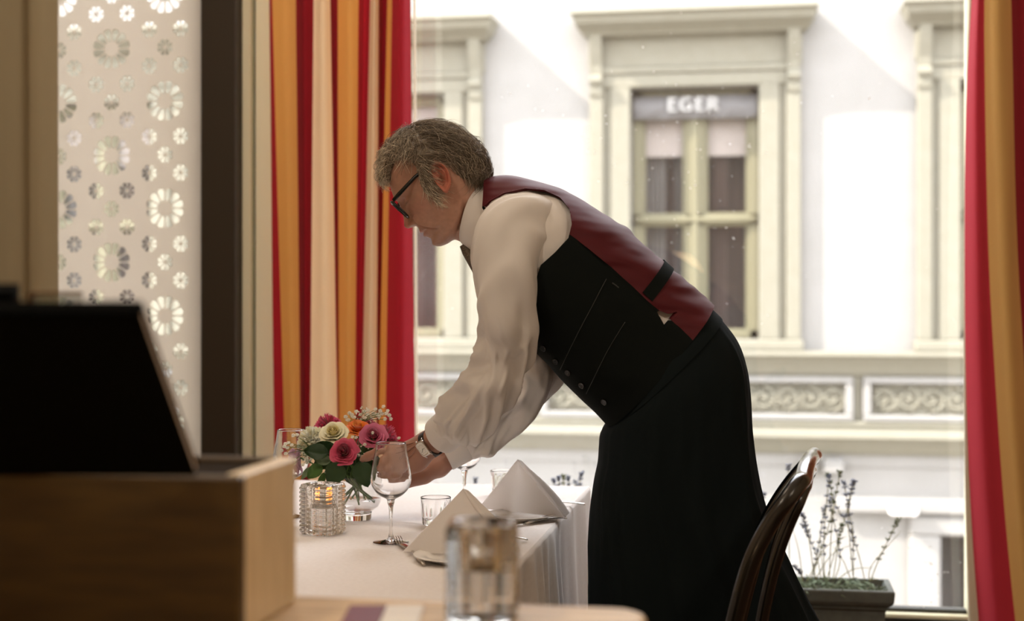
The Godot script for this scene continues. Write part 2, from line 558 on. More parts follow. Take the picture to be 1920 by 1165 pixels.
func facade() -> void:
	var b := thing("building", "pale plastered house across the street with stone-framed windows", "building", Vector3.ZERO)
	var period := 2.894
	var w := MB.new()
	var xs := []
	for k in range(-3, 4): xs.append(-0.582 + k * period)
	var x0 := -12.0
	for xc in xs:
		w.box(Vector3(x0, 0.93, FZ - 0.5), Vector3(xc - 0.578, 3.22, FZ))
		x0 = xc + 0.578
	w.box(Vector3(x0, 0.93, FZ - 0.5), Vector3(11, 3.22, FZ))
	w.box(Vector3(-12, 3.22, FZ - 0.5), Vector3(11, 5.2, FZ))
	w.box(Vector3(-12, -0.2, FZ - 0.5), Vector3(11, 0.93, FZ))
	# ground floor with one doorway
	w.box(Vector3(-12, -4.0, FZ - 0.5), Vector3(1.57, -0.2, FZ - 0.02))
	w.box(Vector3(2.75, -4.0, FZ - 0.5), Vector3(11, -0.2, FZ - 0.02))
	w.box(Vector3(1.57, -0.79, FZ - 0.5), Vector3(2.75, -0.2, FZ - 0.02))
	part("plaster_wall", w.mesh(false, false), M.plaster, b)
	# ledges that run the whole width
	var c := MB.new()
	for run in [[[0.83, 0.20], [0.795, 0.21], [0.77, 0.16], [0.70, 0.10], [0.62, 0.05], [0.60, 0.03]], [[0.135, 0.06], [0.12, 0.22], [0.075, 0.23], [0.05, 0.18], [0.0, 0.12], [-0.075, 0.05], [-0.09, 0.03]], [[0.215, 0.03], [0.20, 0.07], [0.175, 0.075], [0.15, 0.05], [0.135, 0.06]]]:
		var st := []
		for s in run: st.append([s[0], 11.4, s[1]])
		moulding(c, -0.5, st)
	part("string_course", c.mesh(false, false), M.stone, b)
	# carved panels between piers
	var relief := ornament(2.66, 0.265)
	for k in range(-3, 3):
		var xp := -0.585 + k * period
		var fr := MB.new()
		fbox(fr, xp - 1.405, xp + 1.405, 0.545, 0.60, 0.085)
		fbox(fr, xp - 1.405, xp + 1.405, 0.215, 0.265, 0.085)
		fbox(fr, xp - 1.405, xp - 1.335, 0.265, 0.545, 0.085)
		fbox(fr, xp + 1.335, xp + 1.405, 0.265, 0.545, 0.085)
		var fo := part("panel_frame", fr.mesh(false, false), M.plaster, b)  # paler plaster puts the sunlight on the frames into their colour
		part("panel", bx(Vector3(xp - 1.36, 0.24, FZ - 0.02), Vector3(xp + 1.36, 0.57, FZ + 0.006)), M.stone, fo)
		part("ornament", relief, M.stone, fo, Vector3(xp, 0.405, FZ))
		var pier := MB.new()
		fbox(pier, xp + 1.41, xp + 1.484, 0.215, 0.60, 0.02)
		part("pier", pier.mesh(false, false), M.stone, b)
	# the windows
	for k in xs.size():
		facade_window(b, xs[k], k == 3)
	# doorway with its frame, a lamp and two small pale blocks
	var d := MB.new()
	fbox(d, 1.30, 1.57, -4.0, -0.79, 0.05, 0.02)
	fbox(d, 2.75, 3.02, -4.0, -0.79, 0.05, 0.02)
	fbox(d, 1.30, 3.02, -0.79, -0.62, 0.06, 0.02)
	fbox(d, 0.62, 3.4, -0.60, -0.47, 0.10, 0.02)
	var dw := part("door_surround", d.mesh(false, false), M.plaster, b)
	var dl := MB.new()
	dl.box(Vector3(1.57, -4.0, FZ - 0.40), Vector3(2.75, -0.79, FZ - 0.36))
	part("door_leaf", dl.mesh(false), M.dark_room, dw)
	var ds := MB.new()
	ds.box(Vector3(1.83, -4.0, FZ - 0.36), Vector3(1.93, -0.79, FZ - 0.28), 0.01)
	ds.box(Vector3(2.39, -4.0, FZ - 0.36), Vector3(2.49, -0.79, FZ - 0.28), 0.01)
	part("door_post", ds.mesh(false, false), M.sash, dw)
	part("pane", bx(Vector3(1.57, -4.0, FZ - 0.27), Vector3(2.75, -0.79, FZ - 0.265)), M.pane, dw)
	for q in [[0.36, 0.50, -0.24, -0.12], [0.56, 0.74, -0.26, -0.13]]:
		part("pale_block", bx(Vector3(q[0], q[2], FZ - 0.05), Vector3(q[1], q[3], FZ + 0.10), 0.02), M.plaster, b)
	part("wall_lantern", bx(Vector3(1.12, -0.60, FZ - 0.05), Vector3(1.36, -0.50, FZ + 0.22), 0.02), M.letter, b)
	struct("ground", bx(Vector3(-30, -4.3, -30), Vector3(30, -4.0, -5.2)), M.street)

func facade_window(b: Node3D, xc: float, lettered: bool) -> void:
	var s := MB.new()
	# hood: cornice, frieze and inner architrave
	moulding(s, xc, [[3.875, 1.085, 0.40], [3.845, 1.09, 0.41], [3.825, 1.075, 0.36], [3.79, 1.06, 0.345], [3.765, 1.05, 0.335], [3.735, 1.035, 0.27], [3.70, 1.0, 0.20], [3.68, 0.985, 0.18]])
	fbox(s, xc - 0.96, xc + 0.96, 3.40, 3.70, 0.05)
	fbox(s, xc - 0.93, xc + 0.93, 3.345, 3.40, 0.085)
	fbox(s, xc - 0.84, xc + 0.84, 3.22, 3.345, 0.06)
	for g in [-1.0, 1.0]:
		var e := [xc + g * 0.578, xc + g * 0.76]
		fbox(s, minf(e[0], e[1]), maxf(e[0], e[1]), 0.93, 3.23, 0.06)
		e = [xc + g * 0.76, xc + g * 0.82]
		fbox(s, minf(e[0], e[1]), maxf(e[0], e[1]), 0.93, 3.23, 0.03)
		e = [xc + g * 0.82, xc + g * 0.945]
		fbox(s, minf(e[0], e[1]), maxf(e[0], e[1]), 0.93, 3.24, 0.09)
	fbox(s, xc - 0.97, xc + 0.97, 0.83, 0.93, 0.16, 0.015)
	var so := part("window_surround", s.mesh(false, false), M.stone, b)
	# scrolled brackets
	for g in [-1.0, 1.0]:
		var br := MB.new()
		var pr := [Vector2(0, 3.70), Vector2(0.19, 3.70), Vector2(0.185, 3.62), Vector2(0.15, 3.52), Vector2(0.11, 3.42), Vector2(0.10, 3.34), Vector2(0.14, 3.315), Vector2(0.16, 3.28), Vector2(0.14, 3.245), Vector2(0.11, 3.235), Vector2(0.12, 3.20), Vector2(0.11, 3.15), Vector2(0.06, 3.10), Vector2(0.0, 3.08)]
		br.prism(pr, Vector3(xc + g * 0.885 - 0.055, 0, FZ), Vector3(0, 0, 1), Vector3(0, 1, 0), Vector3(0.11, 0, 0))
		part("bracket", br.mesh(false), M.stone, so)
	# reveal, sashes, panes
	var f := MB.new()
	var zi := FZ - 0.20
	var x0 := xc - 0.578
	var x1 := xc + 0.578
	for q in [[x0, x0 + 0.09, 0.93, 3.22], [x1 - 0.09, x1, 0.93, 3.22], [x0, x1, 3.13, 3.22], [x0, x1, 0.93, 1.02], [xc - 0.085, xc + 0.085, 1.0, 3.15], [x0, x1, 1.965, 2.085]]:
		f.box(Vector3(q[0], q[2], zi - 0.04), Vector3(q[1], q[3], zi + 0.04), 0.012)
	fboxz(f, xc - 0.03, xc + 0.03, 1.0, 3.15, zi + 0.03, zi + 0.075)
	fboxz(f, x0 + 0.02, x1 - 0.02, 2.0, 2.05, zi + 0.03, zi + 0.085)
	for q in [[x0 + 0.09, xc - 0.085], [xc + 0.085, x1 - 0.09]]:
		for r in [[1.02, 1.965], [2.085, 3.13]]:
			f.box(Vector3(q[0], r[0], zi - 0.03), Vector3(q[0] + 0.03, r[1], zi + 0.015), 0.006)
			f.box(Vector3(q[1] - 0.03, r[0], zi - 0.03), Vector3(q[1], r[1], zi + 0.015), 0.006)
	var wo := part("window", f.mesh(false, false), M.sash, b)
	for q in [[x0 + 0.09, xc - 0.085], [xc + 0.085, x1 - 0.09]]:
		for r in [[1.02, 1.965], [2.085, 3.13]]:
			part("pane", bx(Vector3(q[0], r[0], zi - 0.012), Vector3(q[1], r[1], zi - 0.008)), M.pane, wo)
	# the room behind: blind, dark box, hangings
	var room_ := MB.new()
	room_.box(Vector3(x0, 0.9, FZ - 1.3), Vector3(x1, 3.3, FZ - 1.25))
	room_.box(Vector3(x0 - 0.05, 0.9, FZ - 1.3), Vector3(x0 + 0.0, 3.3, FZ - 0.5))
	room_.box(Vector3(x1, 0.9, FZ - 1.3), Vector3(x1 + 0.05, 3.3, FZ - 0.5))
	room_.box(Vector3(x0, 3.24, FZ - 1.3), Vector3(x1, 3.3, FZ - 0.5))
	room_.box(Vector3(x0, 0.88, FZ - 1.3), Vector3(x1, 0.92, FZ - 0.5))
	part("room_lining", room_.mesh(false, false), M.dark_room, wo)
	part("roller_blind", bx(Vector3(x0 + 0.05, 2.615, FZ - 0.262), Vector3(x1 - 0.05, 3.18, FZ - 0.25)), M.blind, wo)
	for q in [[x0 + 0.10, x0 + 0.30, M.grey_cloth], [x0 + 0.38, x0 + 0.47, M.grey_cloth], [xc + 0.17, xc + 0.29, M.brown_cloth], [xc + 0.44, x1 - 0.04, M.dark_room], [x0 + 0.05, x1 - 0.05, M.brown_cloth]]:
		var h := MB.new()
		var rs := []
		var far: float = FZ - (0.62 if q[2] == M.brown_cloth and q[1] - q[0] > 0.9 else 0.34)
		for i in 2:
			var r := PackedVector3Array()
			for j in 25:
				r.append(Vector3(lerpf(q[0], q[1], j / 24.0), 0.95 if i == 0 else 3.15, far + 0.02 * sin(j * 1.3)))
			rs.append(r)
		h.rows(rs)
		part("hanging", h.mesh(true, false), q[2], wo)
	if lettered:
		# rolled-out grey awning cloth with white lettering
		var rs := []
		for i in 13:
			var t := i / 12.0
			var r := PackedVector3Array()
			for j in 41:
				var x := lerpf(x0 + 0.02, x1 - 0.02, j / 40.0)
				var sag := 0.012 * sin(j * 0.7 + i * 0.5) * t
				if j > 30: sag -= 0.02 * gauss(j - 34.0 - (6.0 - i) * 0.6, 2.0)
				r.append(Vector3(x, lerpf(3.16, 2.945, t), FZ - 0.11 + 0.05 * sin(t * PI * 0.9) + sag))
			rs.append(r)
		var bn := MB.new(); bn.rows(rs)
		var back := rs.duplicate(true)
		for i in back.size():
			for j in back[i].size(): back[i][j].z -= 0.02
		bn.rows(back)
		var bo := part("banner", bn.mesh(true, false), M.banner, b)
		bo.set_meta("label", "grey cloth banner with white lettering EGER")
		var tm := TextMesh.new()
		tm.text = "EGER"
		var fnt := SystemFont.new()
		fnt.font_names = PackedStringArray(["Droid Sans"])
		fnt.font_weight = 700
		tm.font = fnt
		tm.font_size = 64
		tm.pixel_size = 0.0027
		tm.depth = 0.01
		var to := part("lettering", tm, M.sign_letter, bo, Vector3(xc - 0.02, 3.065, FZ - 0.035))
		to.scale = Vector3(1.12, 1.0, 1.0)

func fboxz(m: MB, x0: float, x1: float, y0: float, y1: float, z0: float, z1: float) -> void:
	m.box(Vector3(x0, y0, z0), Vector3(x1, y1, z1), 0.01)

# carved scrollwork: a waving vine with spirals and leaves
func ornament(width: float, height: float) -> ArrayMesh:
	var m := MB.new()
	var n := 13
	var r := RandomNumberGenerator.new()
	r.seed = 5
	var step := width / n
	for k in n:
		var g := 1.0 if k % 2 == 0 else -1.0
		var cx := -width / 2 + step * (k + 0.5)
		var path := []
		var radii := []
		for i in 30:
			var t := i / 29.0
			var a := -g * PI * 0.5 + g * t * TAU * 1.45
			var rad := 0.012 + (height * 0.40 - 0.012) * (1.0 - t)
			path.append(Vector3(cx + rad * cos(a) * 1.12, rad * sin(a), 0.026 + 0.016 * t))
			radii.append(lerpf(0.019, 0.012, t))
		m.tube(path, radii, 6)
		m.blob(Vector3(cx, 0, 0.02), Vector3(0.024, 0.024, 0.03), 7, 5)
		var link := []
		for i in 9:
			var t := i / 8.0
			link.append(Vector3(cx + step * (t - 0.1), g * height * 0.38 * cos(t * PI), 0.016))
		m.tube(link, 0.013, 6)
		for i in 38:
			var a := r.randf() * TAU
			var d := height * r.randf_range(0.12, 0.47)
			m.blob(Vector3(cx + d * cos(a) * 1.15, clampf(d * sin(a), -height * 0.42, height * 0.42), 0.012), Vector3(r.randf_range(0.018, 0.036), r.randf_range(0.009, 0.015), 0.042), 6, 4, Basis(Vector3(0, 0, 1), a + r.randf_range(-0.9, 0.9)))
	return m.mesh(true, false)

# ------------------------------------------------------------------ curtains and the cut-out screen
func stripes(bands: Array) -> ImageTexture:
	# bands of colour across the width: [share, colour]
	var im := Image.create(1024, 4, false, Image.FORMAT_RGB8)
	var total := 0.0
	for q in bands: total += q[0]
	var x := 0.0
	for q in bands:
		var e: float = x + q[0] / total * 1024.0
		im.fill_rect(Rect2i(int(x), 0, int(ceil(e - x)) + 1, 4), q[1])
		x = e
	return ImageTexture.create_from_image(im)

func cloth(colours: ImageTexture, glow: float) -> StandardMaterial3D:
	var m := mat(Color(1, 1, 1), 0.9)
	m.albedo_texture = colours
	m.texture_repeat = false
	m.backlight_enabled = true
	m.backlight = Color(glow, glow, glow)
	m.rim_enabled = true; m.rim = 0.15; m.rim_tint = 0.7
	return m

# a hanging of stated column points [x, z] at top and bottom; u runs with the listed share of the cloth
func hanging(top: Array, low: Array, us: Array, y0: float, y1: float, thick := 0.004, waver := 0.006, bow := 0.0) -> ArrayMesh:
	var m := MB.new()
	var nz := noise(1.2, 31, 2)
	var per := 10
	for side in 2:
		var base := m.v.size()
		var cols := (top.size() - 1) * per + 1
		var nrow := 36
		for i in nrow + 1:
			var t := float(i) / nrow
			for j in cols:
				var k := float(j) / per
				var a: Vector2 = crom(top, k)
				var b: Vector2 = crom(low, k)
				var p := a.lerp(b, t)
				var ki := mini(int(k), us.size() - 2)
				var u := lerpf(us[ki], us[ki + 1], k - ki)
				var w := nz.get_noise_3d(p.x * 9.0, t * 2.2, 0.0) * waver
				p.x += bow * maxf(0.0, (lerpf(y1, y0, t) - 0.24) * (2.22 - lerpf(y1, y0, t)) / 0.98) * (1.0 - u)
				m.add(Vector3(p.x + w * 0.6, lerpf(y1, y0, t), p.y + w - (thick if side == 1 else 0.0)), Vector2(u, t))
		for i in nrow:
			for j in cols - 1:
				var a := base + i * cols + j
				if side == 0: m.quad(a, a + 1, a + cols + 1, a + cols)
				else: m.quad(a + 1, a, a + cols, a + cols + 1)
		if side == 1:
			for i in nrow:   # the two hems
				var f0 := i * cols
				m.quad(f0, f0 + cols, base + f0 + cols, base + f0)
				var f1 := i * cols + cols - 1
				m.quad(f1 + cols, f1, base + f1, base + f1 + cols)
	return m.mesh(true, false)

func window_dressing() -> void:
	var red := Color(0.75, 0.17, 0.25)
	var fold_red := Color(0.64, 0.14, 0.20)  # darker red for recessed bands; the deepest is fold shade put into colour
	var gold := Color(0.90, 0.73, 0.46)
	var cream := Color(0.95, 0.885, 0.785)
	# left curtain: columns follow the folds seen from the room [pixel column at the top, at the foot, z]
	var zc := -4.70
	# edge of every colour band, as pixel columns at rows 0 and 800, with the depth of the fold; between them the middle of the band
	var edges := [[505, 514, 0.0], [510, 533, 0.035], [555, 563, 0.03], [588, 581, 0.0], [619, 633, 0.01], [633, 635, -0.01], [672, 666, 0.02], [694, 678, 0.0], [710, 706, 0.0], [726, 710, -0.05], [735, 723, 0.02], [770, 778, 0.02]]
	var mids := [0.02, 0.06, -0.02, 0.05, -0.02, 0.045, -0.02, 0.04, -0.06, -0.03, 0.06]
	var top := []
	var low := []
	var us := []
	for i in 23:
		var q: Array = edges[i / 2]
		if i % 2 == 1:
			var e: Array = edges[i / 2 + 1]
			q = [(q[0] + e[0]) * 0.5, (q[1] + e[1]) * 0.5, mids[i / 2]]
		var a: Vector3 = at_z(q[0], 0, zc + q[2])
		var b: Vector3 = at_z(q[1], 800, zc + q[2])
		var g = (b.x - a.x) / (a.y - b.y)
		top.append(Vector2(a.x - g * (4.18 - a.y), zc + q[2]))
		low.append(Vector2(b.x + g * 0.8, zc + q[2]))
		us.append(i / 22.0)
	var band := []
	for k in [red, gold, fold_red, cream, fold_red, gold, red, cream, fold_red, gold, red]: band.append([1.0, k])
	var t := thing("curtain", "long red, gold and cream striped curtain left of the waiter", "curtain", Vector3(-1.42, 0.02, zc), 0.0, "striped curtains of the main window")
	var o := part("striped_cloth", hanging(top, low, us, 0.02, 4.18), cloth(stripes(band), 0.95), t)
	o.position = -t.position
	# its pale lining shows along the window side
	var lt := []
	var ll := []
	for q in [[771, 778, 0.015], [774, 783, 0.0], [770, 778, -0.03]]:
		lt.append(Vector2(at_z(q[0], 0, zc + q[2]).x, zc + q[2]))
		ll.append(Vector2(at_z(q[1], 800, zc + q[2]).x + 0.005, zc + q[2]))
	var li := part("lining", hanging(lt, ll, [0.0, 0.5, 1.0], 0.02, 4.18, 0.002, 0.002), M.lining, t)
	li.position = -t.position
	var rod := MB.new()
	rod.tube([Vector3(-3.4, 4.20, zc), Vector3(1.9, 4.20, zc)], 0.016, 12)
	for x in [-3.4, 1.9]: rod.blob(Vector3(x, 4.20, zc), Vector3(0.03, 0.03, 0.03), 12, 8)
	tag(part("curtain_rod", rod.mesh(), M.brass), "long metal curtain rod above both striped curtains", "rod")
	# right curtain
	edges = [[1823, 1836, 0.0], [1848, 1906, 0.05], [1897, 1962, 0.02], [1945, 2010, 0.04], [1990, 2050, 0.0], [2040, 2090, 0.03]]
	mids = [0.05, 0.07, -0.02, 0.06, -0.02]
	top = []; low = []; us = []
	for i in 11:
		var q: Array = edges[i / 2]
		if i % 2 == 1:
			var e: Array = edges[i / 2 + 1]
			q = [(q[0] + e[0]) * 0.5, (q[1] + e[1]) * 0.5, mids[i / 2]]
		var a: Vector3 = at_z(q[0], 0, zc + q[2])
		var b: Vector3 = at_z(q[1], 1165, zc + q[2])
		var g = (b.x - a.x) / (a.y - b.y)
		top.append(Vector2(a.x - g * (4.18 - a.y), zc + q[2]))
		low.append(Vector2(b.x + g * 0.2, zc + q[2]))
		us.append(i / 10.0)
	var r := thing("curtain", "shaded red and gold striped curtain at the right edge of the window", "curtain", Vector3(1.0, 0.02, zc), 0.0, "striped curtains of the main window")
	o = part("striped_cloth", hanging(top, low, us, 0.02, 4.18, 0.004, 0.006, -0.034), cloth(stripes([[1.0, red], [1.0, gold], [1.0, fold_red], [1.0, gold], [1.0, red]]), 0.05), r)
	o.position = -r.position
	lt = []; ll = []
	for q in [[1824, 1838, 0.0], [1820, 1816, -0.01], [1824, 1824, -0.05]]:
		lt.append(Vector2(at_z(q[0], 0, zc + q[2]).x, zc + q[2]))
		ll.append(Vector2(at_z(q[1], 1165, zc + q[2]).x, zc + q[2]))
	li = part("lining", hanging(lt, ll, [0.0, 0.5, 1.0], 0.02, 4.18, 0.002, 0.004, -0.034), M.lining, r)
	li.position = -r.position
	# brown drape at the far left
	lt = []; ll = []; us = []
	for i in 22:
		var x := -3.42 + i * 0.0455
		var z := -4.68 + 0.035 * sin(i * 1.7) + 0.015 * sin(i * 0.6)
		lt.append(Vector2(x, z)); ll.append(Vector2(x + 0.006 * sin(i * 1.1) + 0.012, z)); us.append(i / 21.0)
	tag(part("brown_drape", hanging(lt, ll, us, 0.02, 4.18), M.drape), "plain olive-brown drape in soft folds at the left edge", "curtain")
	# cream screen with cut-out rosettes, hung before the second window
	var comb := CSGCombiner3D.new()
	comb.name = "cutout_screen"
	var sheet := CSGBox3D.new()
	sheet.name = "sheet"
	sheet.size = Vector3(1.03, 4.02, 0.003)
	sheet.position = Vector3(-2.472, 2.18, -4.85)
	sheet.material = M.screen
	comb.add_child(sheet)
	var holes := MB.new()
	var dy := 0.3885
	for i in range(-3, 2):
		for j in range(-4, 3):
			var cx := -2.117 + i * 0.206
			var cy := 1.984 + j * dy + (0.5 * dy if absi(i) % 2 == 1 else 0.0)
			rosette(holes, cx, cy, 0.072, 12, 0.028)
			for q in [[0.0, 0.0], [-0.06, 0.066], [0.06, 0.066], [-0.06, -0.066], [0.06, -0.066]]:
				rosette(holes, cx + q[0], cy + dy * 0.5 + q[1], 0.0300, 8, 0.007)
	var cut := CSGMesh3D.new()
	cut.name = "cuts"
	cut.mesh = holes.mesh(false)
	cut.operation = CSGShape3D.OPERATION_SUBTRACTION
	comb.add_child(cut)
	comb.material_override = M.screen
	add_child(comb)
	tag(comb, "cream window screen pierced with round flower rosettes", "screen")

func rosette(m: MB, cx: float, cy: float, r: float, n: int, inner: float) -> void:
	if cx + r * 0.2 > -2.005 or cx - r < -2.98 or cy + r > 2.84 or cy - r < 0.22: return
	for k in n:
		var a := TAU * (k + 0.5) / n
		var d := Vector2(cos(a), sin(a))
		var e := Vector2(-d.y, d.x)
		var hw := r * sin(PI / n) * 0.84
		var out := []
		for q in [[inner, 0.25], [inner + (r - inner) * 0.3, 0.62], [inner + (r - inner) * 0.7, 1.0], [inner + (r - inner) * 0.9, 0.8], [r, 0.25]]:
			out.append(d * q[0] + e * minf(hw * q[1], q[0] * sin(PI / n) * 0.86))
		for q in [[r, 0.25], [inner + (r - inner) * 0.9, 0.8], [inner + (r - inner) * 0.7, 1.0], [inner + (r - inner) * 0.3, 0.62], [inner, 0.25]]:
			out.append(d * q[0] - e * minf(hw * q[1], q[0] * sin(PI / n) * 0.86))
		var lim := []
		for p in out:
			lim.append(Vector2(minf(p.x + cx, -2.012), p.y + cy))
		if lim[0].x > -2.0125 and lim[3].x > -2.0125 and lim[7].x > -2.0125: continue
		var clean := []
		for p in lim:
			if clean.is_empty() or p.distance_to(clean[clean.size() - 1]) > 0.0004: clean.append(p)
		if clean.size() < 4: continue
		m.prism(clean, Vector3(0, 0, -4.87), Vector3(1, 0, 0), Vector3(0, 1, 0), Vector3(0, 0, 0.04))

# ------------------------------------------------------------------ the laid table
func table_and_settings() -> void:
	var lo := Vector3(-1.36, 0, -3.88)
	var hi := Vector3(-0.455, 0.75, -2.22)
	var t := thing("dining_table", "dining table hidden under the white cloth", "table", Vector3((lo.x + hi.x) / 2, 0, (lo.z + hi.z) / 2))
	var hx := (hi.x - lo.x) / 2 - 0.012
	var hz := (hi.z - lo.z) / 2 - 0.012
	part("tabletop", bx(Vector3(-hx, 0.715, -hz), Vector3(hx, 0.743, hz), 0.005), M.oak, t)
	for sx in [-1, 1]:
		for sz in [-1, 1]:
			part("leg", bx(Vector3(sx * (hx - 0.06) - 0.025, 0, sz * (hz - 0.06) - 0.025), Vector3(sx * (hx - 0.06) + 0.025, 0.715, sz * (hz - 0.06) + 0.025), 0.004), M.oak, t)
	tag(tablecloth(lo, hi), "white linen tablecloth hanging in folds over the dining table", "tablecloth")
	# stemmed glasses
	wine_glass(at_y(733, 1017, 0.7515), "clear wine glass nearest the camera, in front of the waiter's hand", 1.0)
	wine_glass(at_y(545, 969, 0.7515), "clear wine glass at the left end of the table beside the flowers", 0.98)
	wine_glass(at_y(871, 949, 0.7515), "clear wine glass under the waiter's cuff behind the napkins", 0.98)
	tumbler(at_y(817, 984, 0.7515), "low faceted water tumbler behind the nearer napkin", 0.2)
	tumbler(at_y(944, 927, 0.7515), "low faceted water tumbler behind the farther white napkin", 0.5)
	# candle holders
	candle_holder(at_y(605, 1000, 0.7515), -0.32, "ribbed glass candle holder with a lit tealight beside the flower vase", true)
	candle_holder(at_y(905, 1160, 0.90), 0.10, "large blurred ribbed glass candle holder on the wooden counter", false)
	# place settings
	var pf := at_y(975, 973, 0.7515)
	plate(pf, 0.083, "white side plate under the farther white napkin")
	var pn := at_y(865, 1050, 0.7515)
	plate(pn, 0.094, "white side plate under the nearer shaded napkin")
	napkin("folded_napkin", "white linen napkin folded to a peak on the farther plate", at_y(955, 966, 0.7565), [Vector3(970, 862, 3.33), Vector3(897, 938, 3.42), Vector3(1061, 974, 3.27), Vector3(1015, 938, 3.46)], 8)
	napkin("folded_napkin", "shaded linen napkin folded to a peak on the nearer plate", at_y(855, 1040, 0.7565), [Vector3(868, 917, 2.86), Vector3(755, 1033, 2.82), Vector3(965, 1048, 2.76), Vector3(925, 985, 2.95)], 8)
	cutlery("table_knife", "silver knife handle beyond the farther napkin at the table edge", at_y(1097, 948, 0.7515), at_y(1000, 948, 0.7515), true)
	cutlery("dessert_spoon", "silver spoon handle sticking out beside the farther plate", at_y(1062, 974, 0.7515), at_y(985, 985, 0.7515), true)
	cutlery("table_fork", "silver fork lying left of the nearer napkin", at_y(752, 1022, 0.7515), at_y(795, 1062, 0.7515), false)
	cutlery("butter_knife", "small silver knife to the right of the nearer napkin", at_y(989, 1015, 0.7515), at_y(940, 1018, 0.7515), true)

func tablecloth(lo: Vector3, hi: Vector3) -> Node3D:
	var m := MB.new()
	var nz := noise(1.6, 41, 3)
	var nx := 56
	var nzr := 90
	var y := 0.7495
	var rs := []
	for i in nzr + 1:
		var r := PackedVector3Array()
		for j in nx + 1:
			var x := lerpf(lo.x + 0.006, hi.x - 0.006, float(j) / nx)
			var z := lerpf(lo.z + 0.006, hi.z - 0.006, float(i) / nzr)
			var e := minf(minf(x - lo.x, hi.x - x), minf(z - lo.z, hi.z - z))
			var k := clampf(e / 0.04, 0.0, 1.0)
			var h := 0.0009 * nz.get_noise_2d(x * 4.0, z * 4.0)
			# pressed creases of the folded cloth
			h += 0.0048 * exp(-absf(z + 3.105 + 0.012 * sin(x * 9.0)) / 0.012) + 0.0030 * exp(-absf(z + 2.62 + 0.05 * x) / 0.009) + 0.0012 * exp(-absf(x + 0.93) / 0.008) + 0.0022 * exp(-absf(z + 2.84 - 0.2 * x - 0.2) / 0.007)
			r.append(Vector3(x, y + minf(h, 0.0045) * k, z))
		rs.append(r)
	m.rows(rs)
	# the drop, with folds that deepen towards the hem
	var ring := []
	var seg := 0.012
	var c := 0.012
	var pts := [Vector2(hi.x - c, hi.z), Vector2(lo.x + c, hi.z), Vector2(lo.x, hi.z - c), Vector2(lo.x, lo.z + c), Vector2(lo.x + c, lo.z), Vector2(hi.x - c, lo.z), Vector2(hi.x, lo.z + c), Vector2(hi.x, hi.z - c)]
	for k in pts.size():
		var a: Vector2 = pts[k]
		var b: Vector2 = pts[(k + 1) % pts.size()]
		var n := maxi(1, int(a.distance_to(b) / seg))
		var nrm := Vector2((b - a).y, -(b - a).x).normalized()
		if nrm.dot((a + b) * 0.5 - Vector2((lo.x + hi.x) / 2, (lo.z + hi.z) / 2)) < 0: nrm = -nrm
		for i in n: ring.append([a.lerp(b, float(i) / n), nrm])
	var drop := []
	for h in [[0.006, -0.006], [0.0035, -0.003], [0.0, 0.0], [-0.003, 0.001], [-0.02, 0.002], [-0.05, 0.003], [-0.09, 0.004], [-0.14, 0.006], [-0.20, 0.009], [-0.27, 0.012], [-0.34, 0.015], [-0.42, 0.018], [-0.47, 0.02]]:
		var r := PackedVector3Array()
		var f: float = clampf(-h[0] / 0.42, 0.0, 1.0)
		for k in ring.size():
			var p: Vector2 = ring[k][0]
			var nrm: Vector2 = ring[k][1]
			var s := k * seg
			var depth := 0.0
			# the right side hangs in deep pleats towards the near end, flat towards the window
			var near := clampf((p.y + 3.45) / 0.5, 0.08, 1.0)
			depth += 0.020 * near * sin(s * 58.0 + 2.0 * sin(s * 9.0)) + 0.012 * sin(s * 23.0 + 1.0)
			var o: float = h[1] + depth * pow(f, 0.7)
			if h[0] > -0.001: o = h[1]
			r.append(Vector3(p.x + nrm.x * o, 0.7435 + h[0], p.y + nrm.y * o))
		drop.append(r)
	m.rows(drop, true)
	var o := part("tablecloth", m.mesh(true, false), M.linen)
	return o

func wine_glass(at: Vector3, label: String, k: float) -> void:
	var t := thing("wine_glass", label, "wine glass", at, 0.0, "wine glasses on the table")
	var outer := [Vector2(0.03155, 0.2072), Vector2(0.0318, 0.2055), Vector2(0.0340, 0.188), Vector2(0.0385, 0.165), Vector2(0.0422, 0.142), Vector2(0.0425, 0.130), Vector2(0.0395, 0.117), Vector2(0.0325, 0.106), Vector2(0.022, 0.097), Vector2(0.0115, 0.0915), Vector2(0.0078, 0.0875), Vector2(0.0074, 0.082), Vector2(0.0050, 0.075), Vector2(0.0034, 0.055), Vector2(0.0034, 0.035), Vector2(0.0042, 0.018), Vector2(0.0068, 0.009), Vector2(0.013, 0.0052), Vector2(0.026, 0.0022), Vector2(0.0365, 0.0010), Vector2(0.0368, 0.0002), Vector2(0.03, 0.0), Vector2(0.004, 0.0006)]
	var inner := [Vector2(0.0315, 0.208), Vector2(0.0311, 0.2081), Vector2(0.0307, 0.2072), Vector2(0.0309, 0.2055), Vector2(0.0330, 0.188), Vector2(0.0374, 0.165), Vector2(0.0410, 0.142), Vector2(0.0412, 0.130), Vector2(0.0382, 0.118), Vector2(0.0310, 0.108), Vector2(0.020, 0.100), Vector2(0.008, 0.0962), Vector2(0.0005, 0.0955)]
	var prof := []
	for i in range(inner.size() - 1, 0, -1): prof.append(inner[i] * k)
	var fine := smooth_path(outer, 3)
	for q in fine: prof.append(q * k)
	var m := MB.new()
	m.ring_lathe(prof, 48, Vector3.ZERO, true, true)
	part("glass_body", m.mesh(), M.glass, t)

